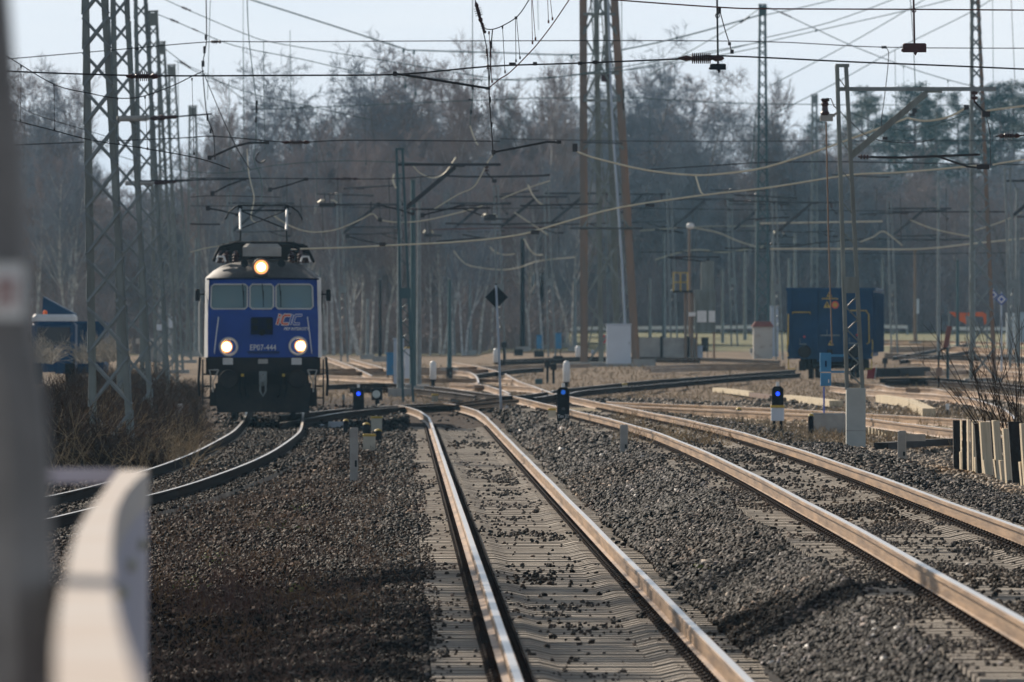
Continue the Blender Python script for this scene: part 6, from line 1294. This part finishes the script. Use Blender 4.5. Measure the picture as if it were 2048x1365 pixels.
stems('bank_grass','rust-coloured and tan dry grass over the bank left of the middle track','grass',reg(300,840,88,205,lambda px,Z:.5+.7*abs(math.sin(px*.013+Z*.09))),5200,(.05,.2),mat('rusty_dry_grass',(.26,.15,.075),.9,0,.5,1.2,spec=.1),.005,.7,3,2)
stems('dry_bush','brown bushes around the feet of the lattice masts','bushes',reg(150,400,225,330,lambda px,Z:1.0 if px<330 else .55),6000,(.5,1.3),M['brush'],.011,.5,4,3)
stems('seed_plumes','silvery feathery seed plumes on the bushes in front of the blue container','plumes',lambda:(lambda c,Z:((random.gauss(c[0],c[1])-CX)/FPX*Z,Z,1))(random.choice(((78,7),(98,5),(172,8),(205,9),(215,10),(225,6))),random.uniform(298,312)),600,(.3,1.0),M['plume'],.009,.9,3,4,1.3)
stems('dry_grass','dry straw-coloured grass across the right of the yard','grass',reg(1230,2120,182,262,lambda px,Z:.6+.5*abs(math.sin(px*.02+Z*.3))),9000,(.10,.34),M['straw'],.009,.5,2,1)
stems('yard_grass','tufts of dry grass over the far yard','grass',reg(600,2120,300,470,lambda px,Z:1.0),9000,(.08,.26),M['straw'],.013,.6,2,1)
stems('red_stalks','low clump of red-brown stalks in the shaded ballast at the lower left','stalks',lambda:(lambda px,py:(lambda p:(p.x,p.y,1))(GPt(px,py)))(random.gauss(455,60),random.uniform(1160,1240)),380,(.10,.26),M['redstalk'],.004,.22,3,2)
stems('dry_weeds','thin dry weeds on the shaded bank at the lower left','weeds',reg(280,850,72,185,lambda px,Z:1),7000,(.05,.22),M['leafbrown'],.004,.5,3,2)
stems('bank_weeds','leafless twigs along the far bank of the left track','weeds',reg(100,400,205,250,lambda px,Z:1 if px<330 else .5),2500,(.15,.45),M['brush'],.009,.5,3,2)
stems('signal_weeds','dry weeds around the cable boxes','weeds',reg(690,770,188,212,lambda px,Z:1),260,(.08,.3),M['brush'],.006,.3,3,2)
def fence_bush():
    r=empty('leafless_shrub',GPt(2022,960),0,'leafless shrub with long red-brown shoots above the timber fence','shrub'); b=MB(); random.seed(3)
    p0=r.location; s=FPX/154
    for k in range(40):
        a=Vector((random.uniform(-.35,.45),.6+random.uniform(-.4,.4),.55)); tx=random.uniform(-1.3,.8)-.1; L=random.uniform(.9,2.0); d=Vector((tx*.55,random.gauss(0,.2),1)).normalized(); pts=[a]; 
        for i in range(5): d=(d+Vector((random.gauss(-.02,.05),random.gauss(0,.05),.03))).normalized(); pts.append(pts[-1]+d*L/5)
        b.tube(pts,[.008,.008,.007,.006,.004,.003],4)
        for j in range(5): 
            i=random.randint(1,4); d2=(d+Vector((random.gauss(0,.5),random.gauss(0,.3),.2))).normalized(); b.tube([pts[i],pts[i]+d2*L*.22],[.004,.002],3)
    b.build('shoots',M['redstalk'] if False else M['brush'],r); b=MB(); b.tube([(0,.6,-.2),(0,.6,.3),(-.1,.6,.6)],[.08,.07,.05],7); b.tube([(.1,.6,-.1),(.25,.6,.6)],[.06,.04],6); b.build('trunk',M['bark'],r)
fence_bush()
def leaves():
    V=[];F=[];rd=random.Random(4)
    for (n,pf) in((1400,lambda:(rd.uniform(300,860),rd.uniform(880,1360))),(120,lambda:(rd.gauss(430,70),rd.gauss(1110,60)))):
        for k in range(n):
            p=GPt(*pf()); p.z+=rd.uniform(.03,.07); a=Vector((rd.gauss(0,1),rd.gauss(0,1),rd.gauss(0,.6))).normalized()*rd.uniform(.015,.035); c=a.orthogonal().normalized()*a.length*.7; q=len(V); V+=[tuple(p-a),tuple(p+c),tuple(p+a),tuple(p-c)]; F.append((q,q+1,q+2,q+3))
    me=bpy.data.meshes.new('fallen_leaves'); me.from_pydata(V,[],F); me.materials.append(M['leafbrown']); o=bpy.data.objects.new('fallen_leaves',me); COL.objects.link(o); tag(o,'fallen brown leaves on the bank between the left and middle tracks','leaves',kind='stuff')
    V=[];F=[]
    for k in range(150):
        c0=rd.choice(((425,1105,22,45),(385,1170,16,25),(590,1190,18,8),(560,1060,40,8),(1400,1155,14,5),(600,1025,20,5)));p=GPt(rd.gauss(c0[0],c0[2]),c0[1]+rd.uniform(0,c0[3])); p.z+=rd.uniform(.04,.13); a=Vector((rd.gauss(0,1),rd.gauss(0,1),rd.gauss(0,.6))).normalized()*rd.uniform(.012,.026); c=a.orthogonal().normalized()*a.length*.7; q=len(V); V+=[tuple(p-a),tuple(p+c),tuple(p+a),tuple(p-c)]; F.append((q,q+1,q+2,q+3))
    me=bpy.data.meshes.new('green_weeds'); me.from_pydata(V,[],F); me.materials.append(M['leafgreen']); o=bpy.data.objects.new('green_weeds',me); COL.objects.link(o); tag(o,'small yellow-green weed leaves among the stones','weeds',kind='stuff')
leaves()
# ------------------------------------------------------------------ camera, light, air
def finish():
    cam=bpy.data.cameras.new('camera'); co=bpy.data.objects.new('camera',cam); COL.objects.link(co); SC.camera=co
    co.location=(0,0,EYE); co.rotation_euler=(PI/2,0,0); cam.sensor_width=36; cam.lens=FPX/2048*36; cam.shift_y=-(682.5-HY)/2048*-1*-1
    cam.clip_start=.5; cam.clip_end=6000
    cam.dof.use_dof=True; cam.dof.focus_distance=128; cam.dof.aperture_fstop=9.5
    AZ=math.radians(-33); EL=math.radians(30)
    sun=bpy.data.lights.new('sun','SUN'); sun.energy=5; sun.angle=math.radians(.6); sun.color=(1,.88,.74)
    so=bpy.data.objects.new('sun',sun); COL.objects.link(so)
    d=Vector((math.sin(AZ)*math.cos(EL),math.cos(AZ)*math.cos(EL),math.sin(EL))); so.rotation_euler=d.to_track_quat('Z','Y').to_euler(); so.location=d*50
    w=bpy.data.worlds.new('World'); SC.world=w; w.use_nodes=True; nt=w.node_tree; N=nt.nodes; L=nt.links; bg=N['Background']
    sky=N.new('ShaderNodeTexSky'); sky.sky_type='NISHITA'; sky.sun_disc=False; sky.sun_elevation=EL; sky.sun_rotation=AZ; sky.dust_density=1.5; sky.air_density=1.0; sky.ozone_density=1.5
    # thin even cloud veil mixed over the clear sky
    tc=N.new('ShaderNodeTexCoord'); mp=N.new('ShaderNodeMapping'); mp.inputs['Scale'].default_value=(1,1,6); L.new(tc.outputs['Generated'],mp.inputs['Vector'])
    nz=N.new('ShaderNodeTexNoise'); nz.inputs['Scale'].default_value=9; nz.inputs['Detail'].default_value=4; L.new(mp.outputs[0],nz.inputs['Vector'])
    cr=N.new('ShaderNodeValToRGB'); cr.color_ramp.elements[0].position=.3; cr.color_ramp.elements[0].color=(5.7,7.0,8.8,1); cr.color_ramp.elements[1].position=.7; cr.color_ramp.elements[1].color=(7.6,8.3,9.4,1)
    L.new(nz.outputs[0],cr.inputs[0])
    mx=N.new('ShaderNodeMix'); mx.data_type='RGBA'; mx.inputs[0].default_value=.82; L.new(sky.outputs[0],mx.inputs[6]); 
    sx=N.new('ShaderNodeSeparateXYZ'); L.new(tc.outputs['Generated'],sx.inputs[0]); mr=N.new('ShaderNodeMapRange'); mr.inputs['From Min'].default_value=.06; mr.inputs['From Max'].default_value=.55; mr.inputs['To Min'].default_value=1; mr.inputs['To Max'].default_value=.13; L.new(sx.outputs['Z'],mr.inputs['Value'])
    vm=N.new('ShaderNodeVectorMath'); vm.operation='SCALE'; L.new(cr.outputs[0],vm.inputs[0]); L.new(mr.outputs[0],vm.inputs['Scale']); L.new(vm.outputs[0],mx.inputs[7])
    L.new(mx.outputs[2],bg.inputs['Color']); bg.inputs['Strength'].default_value=SKYSTR
    vs=SC.view_settings; vs.view_transform='Standard'; vs.look='None'; vs.exposure=EXPO; vs.gamma=1
    if HAZE:
        mb=MB(); mb.bbox((-1400,-200,-3),(1400,2400,45)); m=bpy.data.materials.new('haze_air'); m.use_nodes=True; nt=m.node_tree; N=nt.nodes
        N.remove(N['Principled BSDF']); v=N.new('ShaderNodeVolumePrincipled'); v.inputs['Color'].default_value=(.38,.72,1,1); v.inputs['Density'].default_value=HAZE; v.inputs['Anisotropy'].default_value=.2
        nt.links.new(v.outputs[0],N['Material Output'].inputs['Volume']); tag(mb.build('haze',m),kind='stuff')
    c=SC.cycles; c.use_denoising=True; c.max_bounces=6; c.diffuse_bounces=2; c.glossy_bounces=2; c.transmission_bounces=4; c.transparent_max_bounces=8; c.volume_bounces=0
    c.sample_clamp_indirect=6
SKYSTR=.09; EXPO=0.34; HAZE=.00010
finish()
